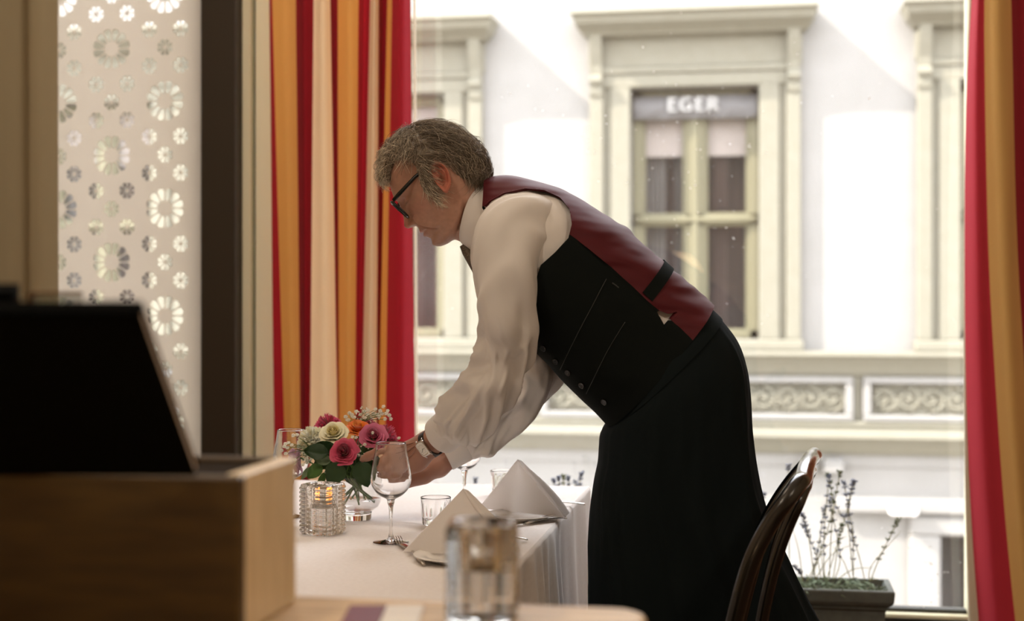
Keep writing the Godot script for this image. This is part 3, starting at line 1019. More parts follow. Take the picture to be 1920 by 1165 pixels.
func tumbler(at: Vector3, label: String, turn: float) -> void:
	var t := thing("water_tumbler", label, "tumbler", at, turn, "water tumblers on the table")
	var m := MB.new()
	var rs := []
	for q in [[0.0003, 0.012], [0.024, 0.012], [0.0265, 0.0125], [0.028, 0.014], [0.0286, 0.018], [0.0321, 0.059], [0.0325, 0.0618], [0.0331, 0.0625], [0.0340, 0.0625], [0.0345, 0.0618], [0.0343, 0.059], [0.0335, 0.045], [0.0315, 0.018], [0.0305, 0.004], [0.029, 0.0], [0.0003, 0.0]]:
		var r := PackedVector3Array()
		for j in 48:
			var a := TAU * j / 48.0
			var f := 1.0
			if q[0] > 0.028 and q[1] < 0.05: f = lerpf(1.0, cos(PI / 8) / cos(fposmod(a, TAU / 8) - PI / 8), 0.9)
			r.append(Vector3(q[0] * f * cos(a), q[1], q[0] * f * sin(a)))
		rs.append(r)
	m.rows(rs, true, true, true)
	part("glass_body", m.mesh(), M.glass, t)

# a square block of pressed glass: eleven rounded ribs on all sides, two upright grooves on each, a round well for the light
func candle_holder(at: Vector3, turn: float, label: String, lit: bool) -> void:
	var t := thing("candle_holder", label, "candle holder", at, turn, "ribbed glass candle holders")
	var m := MB.new()
	var rs := []
	var ribs := 11
	var h := 0.108
	var seg := 96
	var ys := [[0.0, 0.90]]
	for k in ribs:
		for i in 6:
			var f := (i + 0.5) / 6.0
			ys.append([0.004 + (k + f) * (h - 0.008) / ribs, 0.90 + 0.115 * sqrt(maxf(0.0, 1.0 - pow(f * 2 - 1, 2)))])
	ys.append([h, 0.93])
	for q in ys:
		var r := PackedVector3Array()
		for j in seg:
			var a := TAU * j / seg
			var cc := cos(a); var ss := sin(a)
			var sq := 1.0 / pow(pow(absf(cc), 8.0) + pow(absf(ss), 8.0), 1.0 / 8.0)
			var along := tan(fposmod(a + PI / 4, PI / 2) - PI / 4)     # -1 .. 1 across a face
			var groove := 1.0 - 0.055 * gauss(absf(along) - 0.46, 0.07)
			var rib: float = lerpf(q[1], 0.945, gauss(along, 0.30) * 0.75)
			r.append(Vector3(cc, 0, ss) * (0.039 * sq * groove * rib) + Vector3(0, q[0], 0))
		rs.append(r)
	# over the lip and down the well
	for q in [[0.031, h], [0.0285, h - 0.003], [0.0265, h - 0.02], [0.026, 0.060], [0.023, 0.056], [0.0003, 0.056]]:
		var r := PackedVector3Array()
		for j in seg:
			var a := TAU * j / seg
			r.append(Vector3(q[0] * cos(a), q[1], q[0] * sin(a)))
		rs.append(r)
	m.rows(rs, true, true, true)
	part("glass_block", m.mesh(), M.crystal, t)
	var c := MB.new()
	c.ring_lathe([Vector2(0.0195, 0.0), Vector2(0.0195, 0.016), Vector2(0.0185, 0.0163), Vector2(0.018, 0.013), Vector2(0.001, 0.0125)], 32, Vector3(0, 0.0565, 0), true, true)
	part("tealight", c.mesh(), M.steel, t)
	if lit:
		var f := MB.new()
		f.ring_lathe([Vector2(0.0005, 0.0), Vector2(0.002, 0.003), Vector2(0.0028, 0.007), Vector2(0.0022, 0.013), Vector2(0.001, 0.018), Vector2(0.0003, 0.021)], 14, Vector3(0, 0.074, 0), true, true)
		part("candle_flame", f.mesh(), M.flame, t)
		var l := OmniLight3D.new()
		l.name = "candle_light"
		l.light_color = Color(1.0, 0.55, 0.2)
		l.light_energy = 0.0003
		l.light_size = 0.0025
		l.shadow_enabled = true
		l.omni_range = 6.0
		l.omni_attenuation = 2.0
		l.position = Vector3(0, 0.082, 0)
		t.add_child(l, true)

func plate(at: Vector3, r: float, label: String) -> void:
	var t := thing("side_plate", label, "plate", at, 0.0, "white side plates")
	var prof := [Vector2(0.001, 0.0035), Vector2(r * 0.62, 0.0035), Vector2(r * 0.68, 0.005), Vector2(r * 0.74, 0.0095), Vector2(r * 0.98, 0.0125), Vector2(r, 0.0120), Vector2(r, 0.0108), Vector2(r * 0.8, 0.0075), Vector2(r * 0.68, 0.002), Vector2(r * 0.64, 0.0), Vector2(r * 0.56, 0.0), Vector2(0.001, 0.0015)]
	part("dish", lathe(prof, 64), M.china, t)

# a square of linen folded into a standing peak: a broad left face, and lips of cloth on the right
func napkin(called: String, label: String, at: Vector3, k: Array, n: int) -> void:
	var t := thing(called, label, "napkin", at, 0.0, "linen napkins folded to a peak")
	var apex = at_d(k[0].x, k[0].y, k[0].z) - at
	var left = at_d(k[1].x, k[1].y, k[1].z) - at
	var right = at_d(k[2].x, k[2].y, k[2].z) - at
	var back = at_d(k[3].x, k[3].y, k[3].z) - at
	left.y = maxf(0.002, 0.002); right.y = 0.0025; back.y = 0.002
	var toward := Vector3(sin(YAW), 0, cos(YAW))
	var face := func(a: Vector3, b: Vector3, c: Vector3, bulge: Vector3, thick: float) -> MB:
		var m := MB.new()
		for side in 2:
			var rs := []
			for i in n + 1:
				var u := float(i) / n
				var r := PackedVector3Array()
				for j in n + 1:
					var w := float(j) / n
					var p := a.lerp(b.lerp(c, w), u)
					var s := sin(PI * w) * sin(PI * minf(u * 0.62 + 0.02, 1.0))
					r.append(p + bulge * s - bulge.normalized() * (thick * side))
				rs.append(r)
			m.rows(rs)
		return m
	# front face
	var m1: MB = face.call(apex, left, right, toward * 0.012 + Vector3(0, 0.002, 0), 0.003)
	part("front_fold", m1.mesh(true, false), M.napkin, t)
	# lips on the right: three sheets rolled round from the front edge
	var out := Vector3(cos(YAW), 0, -sin(YAW))
	for q in 3:
		var f := q / 2.0
		var a = apex + out * 0.004 * q + Vector3(0, -0.001 * q, 0)
		var c := right.lerp(back, 0.04 + 0.24 * f) + out * (0.0 + 0.004 * f)
		var b := right.lerp(back, 0.35 + 0.5 * f)
		var m2: MB = face.call(a, c, b, out * (0.022 - 0.006 * f) + Vector3(0, 0.008, 0), 0.0022)
		part("side_fold", m2.mesh(true, false), M.napkin, t)
	var m3: MB = face.call(apex, back, left, -toward * 0.01, 0.003)
	part("rear_fold", m3.mesh(true, false), M.napkin, t)
	var edge := MB.new()
	edge.tube([apex.lerp(right, 0.02), apex.lerp(right, 0.3) + toward * 0.004, apex.lerp(right, 0.65) + toward * 0.004, right], [0.0025, 0.004, 0.004, 0.0025], 8)
	part("fold_edge", edge.mesh(), M.napkin, t)

func cutlery(called: String, label: String, a: Vector3, b: Vector3, handle: bool) -> void:
	var t := thing(called, label, "cutlery", a, 0.0, "silver cutlery on the cloth")
	var m := MB.new()
	var d := b - a
	var side := Vector3.UP.cross(d.normalized())
	var rs := []
	var prof := [[0.0, 0.003], [0.02, 0.006], [0.08, 0.0085], [0.2, 0.008], [0.45, 0.0055], [0.7, 0.004], [1.0, 0.0035]]
	if not handle: prof = [[0.0, 0.008], [0.15, 0.010], [0.32, 0.009], [0.42, 0.004], [0.6, 0.0032], [0.9, 0.005], [1.0, 0.004]]
	for q in prof:
		var p: Vector3 = d * q[0] + Vector3(0, 0.003 + 0.006 * sin(PI * q[0]), 0)
		var r := PackedVector3Array()
		for j in 10:
			var w := TAU * j / 10.0
			r.append(p + side * (q[1] * cos(w)) + Vector3(0, 0.0022 * sin(w), 0))
		rs.append(r)
	m.rows(rs, true, true, true)
	part("handle", m.mesh(), M.steel, t)
	if not handle:
		for k in 4:
			var tn := MB.new()
			var s := (k - 1.5) * 0.0052
			tn.tube([side * s + Vector3(0, 0.003, 0), side * s - d.normalized() * 0.03 + Vector3(0, 0.006, 0), side * s * 0.9 - d.normalized() * 0.05 + Vector3(0, 0.010, 0)], [0.0018, 0.0016, 0.0009], 6)
			part("tine", tn.mesh(), M.steel, t)
	else:
		var bl := MB.new()
		var rb := []
		for q in [[1.0, 0.0035], [1.1, 0.006], [1.5, 0.009], [1.9, 0.008], [2.05, 0.002]]:
			var p: Vector3 = d * q[0] + Vector3(0, 0.003, 0)
			var r := PackedVector3Array()
			for j in 8:
				var w := TAU * j / 8.0
				r.append(p + side * (q[1] * cos(w)) + Vector3(0, 0.0012 * sin(w), 0))
			rb.append(r)
		bl.rows(rb, true, true, true)
		part("blade", bl.mesh(), M.steel, t)

# ------------------------------------------------------------------ flowers in a vase
var vase_at := Vector3.ZERO

func bouquet() -> void:
	vase_at = at_y(668, 974, 0.7515)
	var v := thing("flower_vase", "round clear glass vase of water holding the mixed flowers", "vase", vase_at)
	part("wall", lathe([Vector2(0.030, 0.0195), Vector2(0.041, 0.0225), Vector2(0.0515, 0.030), Vector2(0.0570, 0.042), Vector2(0.0582, 0.056), Vector2(0.0557, 0.074), Vector2(0.0522, 0.096), Vector2(0.0510, 0.100), Vector2(0.0503, 0.0995), Vector2(0.0512, 0.0955), Vector2(0.0547, 0.074), Vector2(0.0572, 0.056), Vector2(0.0560, 0.0425), Vector2(0.0505, 0.031), Vector2(0.040, 0.0237), Vector2(0.001, 0.0227)], 56, false, false), M.blown, v)
	part("foot", lathe([Vector2(0.001, 0.0195), Vector2(0.030, 0.0192), Vector2(0.036, 0.0175), Vector2(0.0352, 0.0125), Vector2(0.0350, 0.003), Vector2(0.0335, 0.0), Vector2(0.001, 0.0004)], 56), M.glass, v)
	part("water", lathe([Vector2(0.001, 0.0235), Vector2(0.039, 0.0245), Vector2(0.0495, 0.0315), Vector2(0.0550, 0.0425), Vector2(0.0556, 0.0460), Vector2(0.0545, 0.0470), Vector2(0.001, 0.0466)], 56), M.pool, v)
	# the blooms: [kind, pixel, depth, radius, tilt towards the viewer, tilt sideways]
	var d0 := 3.305
	rose("rose", "large open pink rose at the front of the bouquet", "pink", "pink_deep", 645, 848, d0 - 0.075, 0.0315, 1.15, 0.02, 5, true)
	rose("rose", "cream white rose at the top of the bouquet", "cream", "cream_deep", 625, 812, d0 - 0.03, 0.032, 0.75, 0.10, 4, true)
	rose("rose", "pale pink rose at the right of the bouquet above the waiter's finger", "mauve", "mauve_deep", 700, 818, d0 - 0.035, 0.030, 1.0, -0.12, 5, true)
	rose("rose", "orange and yellow rose at the top right of the bouquet", "orange", "orange_deep", 671, 803, d0 + 0.0, 0.029, 0.5, -0.1, 4, false)
	ruffle("carnation", "white ruffled carnation at the left of the bouquet", ["white", "cream"], 581, 819, d0 - 0.02, 0.033, 0.6, 0.45)
	ruffle("carnation", "magenta carnation behind the cream white rose", ["magenta", "magenta_pale"], 613, 794, d0 + 0.045, 0.032, 0.35, 0.2)
	ruffle("carnation", "magenta carnation at the far right of the bouquet", ["magenta", "magenta_pale"], 724, 815, d0 + 0.03, 0.033, 0.3, -0.6)
	ruffle("carnation", "small magenta carnation between the orange and pale pink roses", ["magenta", "magenta_pale"], 694, 796, d0 + 0.04, 0.018, 0.2, -0.1)
	drooping()
	# gypsophila sprays
	spray("white sprays of tiny blossoms rising over the orange rose", [665, 800, 3.34], [[655, 775], [668, 772], [676, 778], [690, 770], [700, 776], [704, 768], [713, 771], [719, 763], [724, 776], [730, 779], [733, 786], [684, 784], [711, 782], [697, 786], [664, 783], [653, 788], [676, 788], [689, 778], [722, 786], [660, 778], [683, 772], [708, 778], [694, 793], [648, 782], [727, 771], [716, 776]], 0.0052)
	spray("white sprays of tiny blossoms spilling over the left wine glass", [590, 850, 3.27], [[550, 817], [557, 816], [535, 833], [541, 831], [533, 838], [539, 840], [528, 845], [536, 851], [543, 850], [563, 848], [570, 850], [576, 855], [553, 863], [541, 869], [569, 862], [568, 872], [576, 868], [542, 877], [560, 839], [575, 838], [584, 860], [547, 835], [581, 865], [560, 856], [552, 870], [585, 850], [574, 862], [548, 845]], 0.0050)
	spray("few pale blossom sprigs beside the pale pink rose", [690, 880, 3.26], [[682, 818], [686, 819], [699, 812], [684, 834], [697, 833], [700, 827], [672, 854], [679, 856], [688, 853], [674, 846], [661, 820], [668, 821], [748, 822]], 0.0044)

func cup_petal(r0: float, r1: float, h0: float, h1: float, ang: float, half: float, curl: float, wob: float, th := 0.0005) -> ArrayMesh:
	# from (r0, h0) at the base to (r1, h1) at the rim; curl bends the rim outwards
	var m := MB.new()
	var nu := 7
	var nw := 8
	for side in 2:
		var rs := []
		for i in nu + 1:
			var u := float(i) / nu
			var r := PackedVector3Array()
			for j in nw + 1:
				var w := float(j) / nw * 2.0 - 1.0
				var wid := half * (0.35 + 0.65 * sin(minf(u * 1.9, PI / 2))) * (1.0 if u < 0.8 else 1.0 - 0.22 * pow((u - 0.8) / 0.2, 2.0))
				var a := ang + w * wid
				var rr := lerpf(r0, r1, pow(u, 0.75)) + curl * pow(u, 4.0)
				var hh := lerpf(h0, h1, u) - absf(curl) * 0.55 * pow(u, 5.0) - (h1 - h0) * 0.13 * w * w * u * u
				rr += wob * sin(w * 4.0 + ang * 3.0) * u * u + side * th + r1 * 0.10 * sin(u * PI)
				r.append(Vector3(rr * cos(a), hh, rr * sin(a)))
			rs.append(r)
		m.rows(rs)
	return m.mesh(true, false)

func bloom_basis(px: float, tilt: float, lean: float) -> Basis:
	# local y points up, turned towards the viewer by tilt and to the left by lean
	return Basis(Vector3.UP, YAW) * Basis(Vector3(0, 0, 1), lean) * Basis(Vector3(1, 0, 0), tilt)

func stem_of(t: Node3D, from: Vector3, spread: float) -> void:
	var foot := vase_at + Vector3(cos(spread) * 0.046, 0.040, sin(spread) * 0.046) - t.position
	var neck := vase_at + Vector3(cos(spread + 2.6) * 0.020, 0.099, sin(spread + 2.6) * 0.020) - t.position
	var m := MB.new()
	m.tube(smooth_path([from, from.lerp(neck, 0.5) + Vector3(0, 0.01, 0), neck, foot], 6), 0.0021, 8)
	part("stem", m.mesh(), M.green, t)

var spread_k := 0.4

func rose(called: String, label: String, outer: String, inner: String, px: float, py: float, d: float, r: float, tilt: float, lean: float, layers: int, leaves: bool) -> void:
	var t := thing(called, label, "rose", at_d(px, py, d), 0.0, "flowers in the vase")
	var bas := bloom_basis(px, tilt, lean)
	var shift := bas * Vector3(0, -r * 0.45, 0)
	var counts := [2, 3, 3, 4, 5, 5, 6]
	var total := layers + 2
	for l in total:
		var f := float(l) / (total - 1)
		for i in counts[l]:
			var a: float = TAU * (i + 0.37 * l + 0.15 * rng.randf()) / counts[l] + l * 0.9
			var r0 := r * (0.05 + 0.22 * f)
			var r1 := r * lerpf(0.10, 0.74, f) * rng.randf_range(0.90, 1.10)
			var h1 := r * lerpf(0.98, 0.66, f * f) * rng.randf_range(0.92, 1.06)
			var mesh := cup_petal(r0, r1, r * 0.30 * (1.0 - f), h1, a, minf(1.35, TAU / counts[l] * 0.72), r * (0.015 + 0.30 * f * f), r * 0.05 * f)
			var o := part("petal", mesh, M[inner] if f < 0.55 else M[outer], t, shift)
			o.basis = bas * Basis(Vector3(cos(a + 1.57), 0, -sin(a + 1.57)), rng.randf_range(-0.06, 0.06))
	var core := MB.new()
	core.blob(Vector3(0, r * 0.5, 0), Vector3(r * 0.12, r * 0.45, r * 0.12), 10, 6)
	var co := part("heart", core.mesh(), M[inner], t, shift)
	co.basis = bas
	var hip := MB.new()
	hip.blob(Vector3(0, -r * 0.06, 0), Vector3(r * 0.22, r * 0.16, r * 0.22), 10, 6)
	for i in 5:
		var a := TAU * i / 5
		hip.tube([Vector3(0, 0, 0), Vector3(cos(a) * r * 0.4, r * 0.02, sin(a) * r * 0.4), Vector3(cos(a) * r * 0.7, r * 0.16, sin(a) * r * 0.7)], [r * 0.08, r * 0.08, r * 0.01], 6)
	var ho := part("calyx", hip.mesh(), M.green, t, shift)
	ho.basis = bas
	spread_k += 0.75
	stem_of(t, shift, spread_k)
	if leaves:
		if outer == "pink":
			for q in [[682, 890, 3.23, 0.062, 0.046, -1.25, 0.25, "green_dark"], [628, 889, 3.22, 0.055, 0.048, -2.2, 0.15, "green_dark"], [604, 862, 3.24, 0.042, 0.026, 3.0, 0.3, "green_pale"], [590, 885, 3.25, 0.045, 0.030, -2.4, 0.3, "green"], [700, 880, 3.25, 0.05, 0.03, -0.9, 0.2, "green_dark"]]: leaf(t, q)
		elif outer == "cream":
			for q in [[593, 848, 3.235, 0.058, 0.036, 3.05, 0.4, "green_dark"], [612, 843, 3.25, 0.055, 0.038, 2.6, 0.3, "green_dark"], [605, 868, 3.26, 0.05, 0.034, -2.7, 0.2, "green_dark"], [574, 888, 3.26, 0.036, 0.014, -2.25, 0.3, "green_pale"], [602, 905, 3.27, 0.05, 0.016, -1.9, 0.2, "green"]]: leaf(t, q)
		else:
			for q in [[690, 850, 3.29, 0.05, 0.034, -1.7, 0.2, "green_dark"], [655, 885, 3.30, 0.055, 0.04, -1.6, 0.2, "green_dark"], [663, 895, 3.31, 0.05, 0.034, -1.4, 0.2, "green_dark"], [640, 870, 3.31, 0.06, 0.05, -1.9, 0.3, "green_dark"], [672, 862, 3.32, 0.06, 0.05, -1.5, 0.3, "green_dark"]]: leaf(t, q)

# [pixel x, y, depth of the leaf's middle, length, width, direction in the picture plane, cup, colour]
func leaf(t: Node3D, q: Array) -> void:
	var m := MB.new()
	var nu := 14
	var nw := 6
	var b := Basis(Vector3.UP, YAW)
	var dir = b * Vector3(cos(q[5]), sin(q[5]), 0)
	var side = b * Vector3(-sin(q[5]), cos(q[5]), 0)
	var nrm := b * Vector3(0, 0.25, 0.97)
	var mid = at_d(q[0], q[1], q[2]) - t.position
	for face in 2:
		var rs := []
		for i in nu + 1:
			var u := float(i) / nu
			var r := PackedVector3Array()
			var hw: float = q[4] * 0.5 * pow(sin(PI * pow(u, 0.8)), 0.75) * (1.0 + 0.05 * (i % 2))
			for j in nw + 1:
				var w := float(j) / nw * 2.0 - 1.0
				var p: Vector3 = mid + dir * (q[3] * (u - 0.5)) + side * (hw * w)
				p += nrm * (q[6] * q[4] * (0.5 * absf(w) + 0.15 * w * w) - q[3] * 0.25 * pow(u - 0.4, 2.0) - 0.0004 * face + 0.0008 * sin(u * 26.0 + absf(w) * 5.0) * absf(w))
				r.append(p)
			rs.append(r)
		m.rows(rs)
	m.tube([mid - dir * (q[3] * 0.5) - nrm * 0.002, mid - dir * (q[3] * 0.78) - nrm * 0.012], [0.0009, 0.0012], 6)
	part("leaf", m.mesh(true, false), M[q[7]], t)

func ruffle(called: String, label: String, cols: Array, px: float, py: float, d: float, r: float, tilt: float, lean: float) -> void:
	var t := thing(called, label, "carnation", at_d(px, py, d), 0.0, "flowers in the vase")
	var bas := bloom_basis(px, tilt, lean)
	for l in 5:
		var f := l / 4.0
		var n: int = [4, 5, 6, 7, 8][l]
		for i in n:
			var a := TAU * (i + rng.randf() * 0.4) / n + l
			var m := MB.new()
			for face in 2:
				var rs := []
				for u_ in 7:
					var u := u_ / 6.0
					var row := PackedVector3Array()
					for w_ in 11:
						var w := w_ / 5.0 - 1.0
						var ang := a + w * 0.55 * (0.4 + 0.6 * u)
						var rr := r * (0.08 + lerpf(0.30, 0.95, f) * u) * (1.0 + 0.05 * sin(w * 14.0 + l) * u)
						var hh := r * lerpf(0.85, 0.12, f) * pow(u, 0.8) + r * 0.10 * sin(w * 9.0 + i * 2.0) * u * u - 0.0005 * face
						row.append(Vector3(rr * cos(ang), hh - r * 0.25, rr * sin(ang)))
					rs.append(row)
				m.rows(rs)
			var o := part("petal", m.mesh(true, false), M[cols[1] if (i + l) % 3 == 0 else cols[0]], t)
			o.basis = bas
	var c := MB.new()
	c.ring_lathe([Vector2(r * 0.06, -r * 1.1), Vector2(r * 0.26, -r * 0.9), Vector2(r * 0.3, -r * 0.5), Vector2(r * 0.34, -r * 0.22)], 12, Vector3.ZERO, true, true)
	var co := part("calyx", c.mesh(), M.green_pale, t)
	co.basis = bas
	spread_k += 0.75
	stem_of(t, bas * Vector3(0, -r, 0), spread_k)

func drooping() -> void:
	var t := thing("wilting_flower", "lilac drooping flower hanging over the left wine glass", "flower", at_d(552, 858, 3.285), 0.0, "flowers in the vase")
	var b := Basis(Vector3.UP, YAW)
	for q in [[0, 0, 558, 893, 0.017], [2, 4, 552, 888, 0.014], [-4, -4, 548, 872, 0.012], [4, 2, 566, 889, 0.013], [-2, -10, 545, 862, 0.012], [6, -6, 561, 872, 0.012], [0, 6, 562, 881, 0.012]]:
		var a: Vector3 = at_d(550 + q[0], 850 + q[1], 3.285) - t.position
		var e: Vector3 = at_d(q[2], q[3], 3.27) - t.position
		var dir = e - a
		var side := (b * Vector3(0, 0, 1)).cross(dir).normalized()
		var m := MB.new()
		for face in 2:
			var rs := []
			for i in 11:
				var u := i / 10.0
				var r := PackedVector3Array()
				for j in 7:
					var w := j / 3.0 - 1.0
					r.append(a + dir * u + side * (q[4] * 0.62 * sin(PI * pow(u, 0.7)) * w + 0.002 * sin(u * 9.0)) + b * Vector3(0, 0, 0.005 * (1 - w * w) + 0.002 * sin(u * 8 + w * 3) - 0.0005 * face))
				rs.append(r)
			m.rows(rs)
		part("petal", m.mesh(true, false), M.lilac, t)
	var s := MB.new()
	s.tube(smooth_path([at_d(551, 852, 3.285) - t.position, at_d(570, 862, 3.28) - t.position, at_d(610, 880, 3.285) - t.position, vase_at + Vector3(-0.012, 0.099, 0.01) - t.position, vase_at + Vector3(0.03, 0.04, -0.01) - t.position], 6), 0.0016, 6)
	part("stem", s.mesh(), M.green, t)

func spray(label: String, root: Array, tips: Array, size: float) -> void:
	var base := at_d(root[0], root[1], root[2])
	var t := thing("gypsophila_spray", label, "flower", base, 0.0, "flowers in the vase")
	var stems := MB.new()
	var buds := MB.new()
	for q in tips:
		var p: Vector3 = at_d(q[0], q[1], root[2] + rng.randf_range(-0.03, 0.03)) - base
		var mid := p * 0.55 + Vector3(rng.randf_range(-0.006, 0.006), 0.006, 0)
		stems.tube([Vector3.ZERO, mid, p], [0.0007, 0.0005, 0.0004], 5)
		var face := Vector3(rng.randf_range(-0.5, 0.5), rng.randf_range(0.1, 0.9), 1.0).normalized()
		var ax := face.cross(Vector3.UP).normalized()
		var ay := ax.cross(face)
		for k in 9:
			var a := TAU * k / 9.0
			var dirp := ax * cos(a) + ay * sin(a)
			buds.blob(p + dirp * size * 0.62 + face * size * 0.25 * (k % 2), Vector3(size * 0.42, size * 0.24, size * 0.42), 6, 4)
		buds.blob(p + face * size * 0.3, Vector3.ONE * size * 0.34, 6, 4)
		if rng.randf() < 0.6:
			var e := mid + Vector3(rng.randf_range(-0.02, 0.02), rng.randf_range(-0.01, 0.02), rng.randf_range(-0.01, 0.01))
			stems.tube([mid, e], [0.0004, 0.0003], 5)
			buds.blob(e, Vector3.ONE * size * 0.4, 6, 4)
	stems.tube([Vector3.ZERO, (vase_at + Vector3(0, 0.099, 0) - base) * 0.9, vase_at + Vector3(0.01, 0.045, 0.01) - base], 0.0011, 6)
	part("stem", stems.mesh(true, false), M.green, t)
	part("blossoms", buds.mesh(true, false), M.gyp, t).set_meta("kind", "stuff")

# ------------------------------------------------------------------ chair
func chair() -> void:
	var base := at_d(1330, 700, 2.75)
	base.y = 0.0
	var t := thing("bentwood_chair", "black bentwood hoop-back chair beside the waiter's apron", "chair", base)
	var near := [Vector3(1340, 1420, 2.62), Vector3(1352, 1280, 2.62), Vector3(1377, 1165, 2.62), Vector3(1398, 1085, 2.62), Vector3(1418, 1030, 2.62), Vector3(1444, 982, 2.625), Vector3(1475, 938, 2.63), Vector3(1497, 908, 2.655)]
	hoop(t, "back_hoop", near, Vector3(1506, 899, 2.69), Vector3(1525, 857, 2.93), Vector2(0.072, 0.30), 0.0165)
	var inner := [Vector3(1402, 1420, 2.70), Vector3(1413, 1280, 2.70), Vector3(1428, 1165, 2.70), Vector3(1445, 1085, 2.70), Vector3(1461, 1030, 2.70), Vector3(1478, 985, 2.70), Vector3(1496, 945, 2.70), Vector3(1506, 920, 2.72)]
	hoop(t, "inner_hoop", inner, Vector3(1511, 910, 2.74), Vector3(1519, 886, 2.88), Vector2(0.034, 0.16), 0.0125)
	# round seat on four turned-out legs
	var c := Vector3(-0.02, 0.455, 0)
	var s := MB.new()
	s.ring_lathe([Vector2(0.001, 0.012), Vector2(0.15, 0.010), Vector2(0.175, 0.016), Vector2(0.188, 0.014), Vector2(0.192, 0.0), Vector2(0.186, -0.016), Vector2(0.17, -0.02), Vector2(0.001, -0.014)], 48, c, true, true)
	part("seat", s.mesh(), M.bentwood, t)
	for q in [Vector2(-1, -1), Vector2(-1, 1), Vector2(1, -1), Vector2(1, 1)]:
		var l := MB.new()
		l.tube(smooth_path([c + Vector3(q.x * 0.125, -0.01, q.y * 0.125), c + Vector3(q.x * 0.14, -0.2, q.y * 0.14), Vector3(c.x + q.x * 0.165, 0.0, q.y * 0.165)], 6), 0.0155, 12)
		part("leg", l.mesh(), M.bentwood, t)

func hoop(t: Node3D, called: String, near: Array, n1: Vector3, f1: Vector3, lateral: Vector2, r: float) -> void:
	var side := Basis(Vector3.UP, YAW) * Vector3(lateral.x, 0, -lateral.y)
	var path := []
	for q in near: path.append(at_d(q.x, q.y, q.z) - t.position)
	var a := at_d(n1.x, n1.y, n1.z) - t.position
	var b := at_d(f1.x, f1.y, f1.z) - t.position
	path.append(a)
	path.append(a.lerp(b, 0.25) + Vector3(0, 0.008, 0))
	path.append(a.lerp(b, 0.5) + Vector3(0, 0.011, 0))
	path.append(a.lerp(b, 0.75) + Vector3(0, 0.008, 0))
	path.append(b)
	for i in range(near.size() - 2, -1, -1):
		path.append(at_d(near[i].x, near[i].y, near[i].z) - t.position + side)
	var m := MB.new()
	m.tube(smooth_path(path, 6), r, 14)
	part(called, m.mesh(), M.bentwood, t)

# ------------------------------------------------------------------ planters with lavender
func planters() -> void:
	var made := planter("planter_box", "grey lipped planter box with lavender at the right of the window", Vector3(0.072, 0, -4.60))
	var far := planter("planter_box", "grey planter box standing behind the table by the window", Vector3(-0.72, 0, -4.60))
	lavender("lavender_plant", "sparse lavender in the planter at the right of the window", Vector3(0.21, 0.35, -4.60), [
		[1527, 1085, 1515, 1000, 1503, 965, 0.55], [1513, 1090, 1530, 1050, 1545, 955, 0.6], [1520, 1088, 1560, 960, 1552, 890, 0.75], [1546, 1085, 1545, 1000, 1555, 893, 0.7], [1555, 1088, 1560, 980, 1575, 885, 0.6],
		[1562, 1088, 1572, 1020, 1580, 985, 0.5], [1600, 1088, 1598, 1000, 1582, 905, 0.75], [1622, 1090, 1600, 1010, 1560, 935, 0.6], [1600, 1085, 1590, 960, 1600, 903, 0.55], [1632, 1090, 1650, 1045, 1685, 975, 0.55], [1550, 1088, 1570, 1020, 1603, 905, 0.3],
		[1540, 1088, 1530, 1040, 1506, 985, 0.5], [1505, 1090, 1500, 1075, 1488, 1063, 0.6], [1565, 1088, 1575, 1040, 1555, 940, 0.55]],
		[[1545, 1088, 1540, 1040, 1538, 1005], [1572, 1086, 1600, 1068, 1638, 1065], [1600, 1088, 1600, 1020, 1599, 978], [1630, 1090, 1635, 1060, 1690, 996], [1530, 1085, 1560, 1040, 1595, 1023], [1595, 1086, 1580, 1050, 1562, 1025], [1505, 1088, 1497, 1030, 1485, 990], [1530, 1088, 1527, 1070, 1524, 1055], [1520, 1088, 1545, 1030, 1588, 1006], [1634, 1088, 1640, 1087, 1647, 1086]])
	lavender("lavender_plant", "tips of lavender showing above the far table edge", Vector3(-0.66, 0.35, -4.60), [[1050, 1085, 1042, 960, 1038, 900, 0.25], [1058, 1085, 1058, 960, 1056, 893, 0.2], [1075, 1085, 1080, 960, 1090, 888, 0.3], [1064, 1085, 1068, 960, 1066, 896, 0.2], [895, 1085, 892, 980, 891, 899, 0.15], [1081, 1085, 1081, 990, 1079, 903, 0.2], [1046, 1085, 1050, 960, 1047, 896, 0.2]], [])
	lavender("lavender_plant", "lavender tip showing between the apron and the chair back", Vector3(0.02, 0.35, -4.60), [[1480, 1085, 1479, 960, 1478, 873, 0.2], [1432, 1085, 1430, 1000, 1431, 926, 0.2]], [])

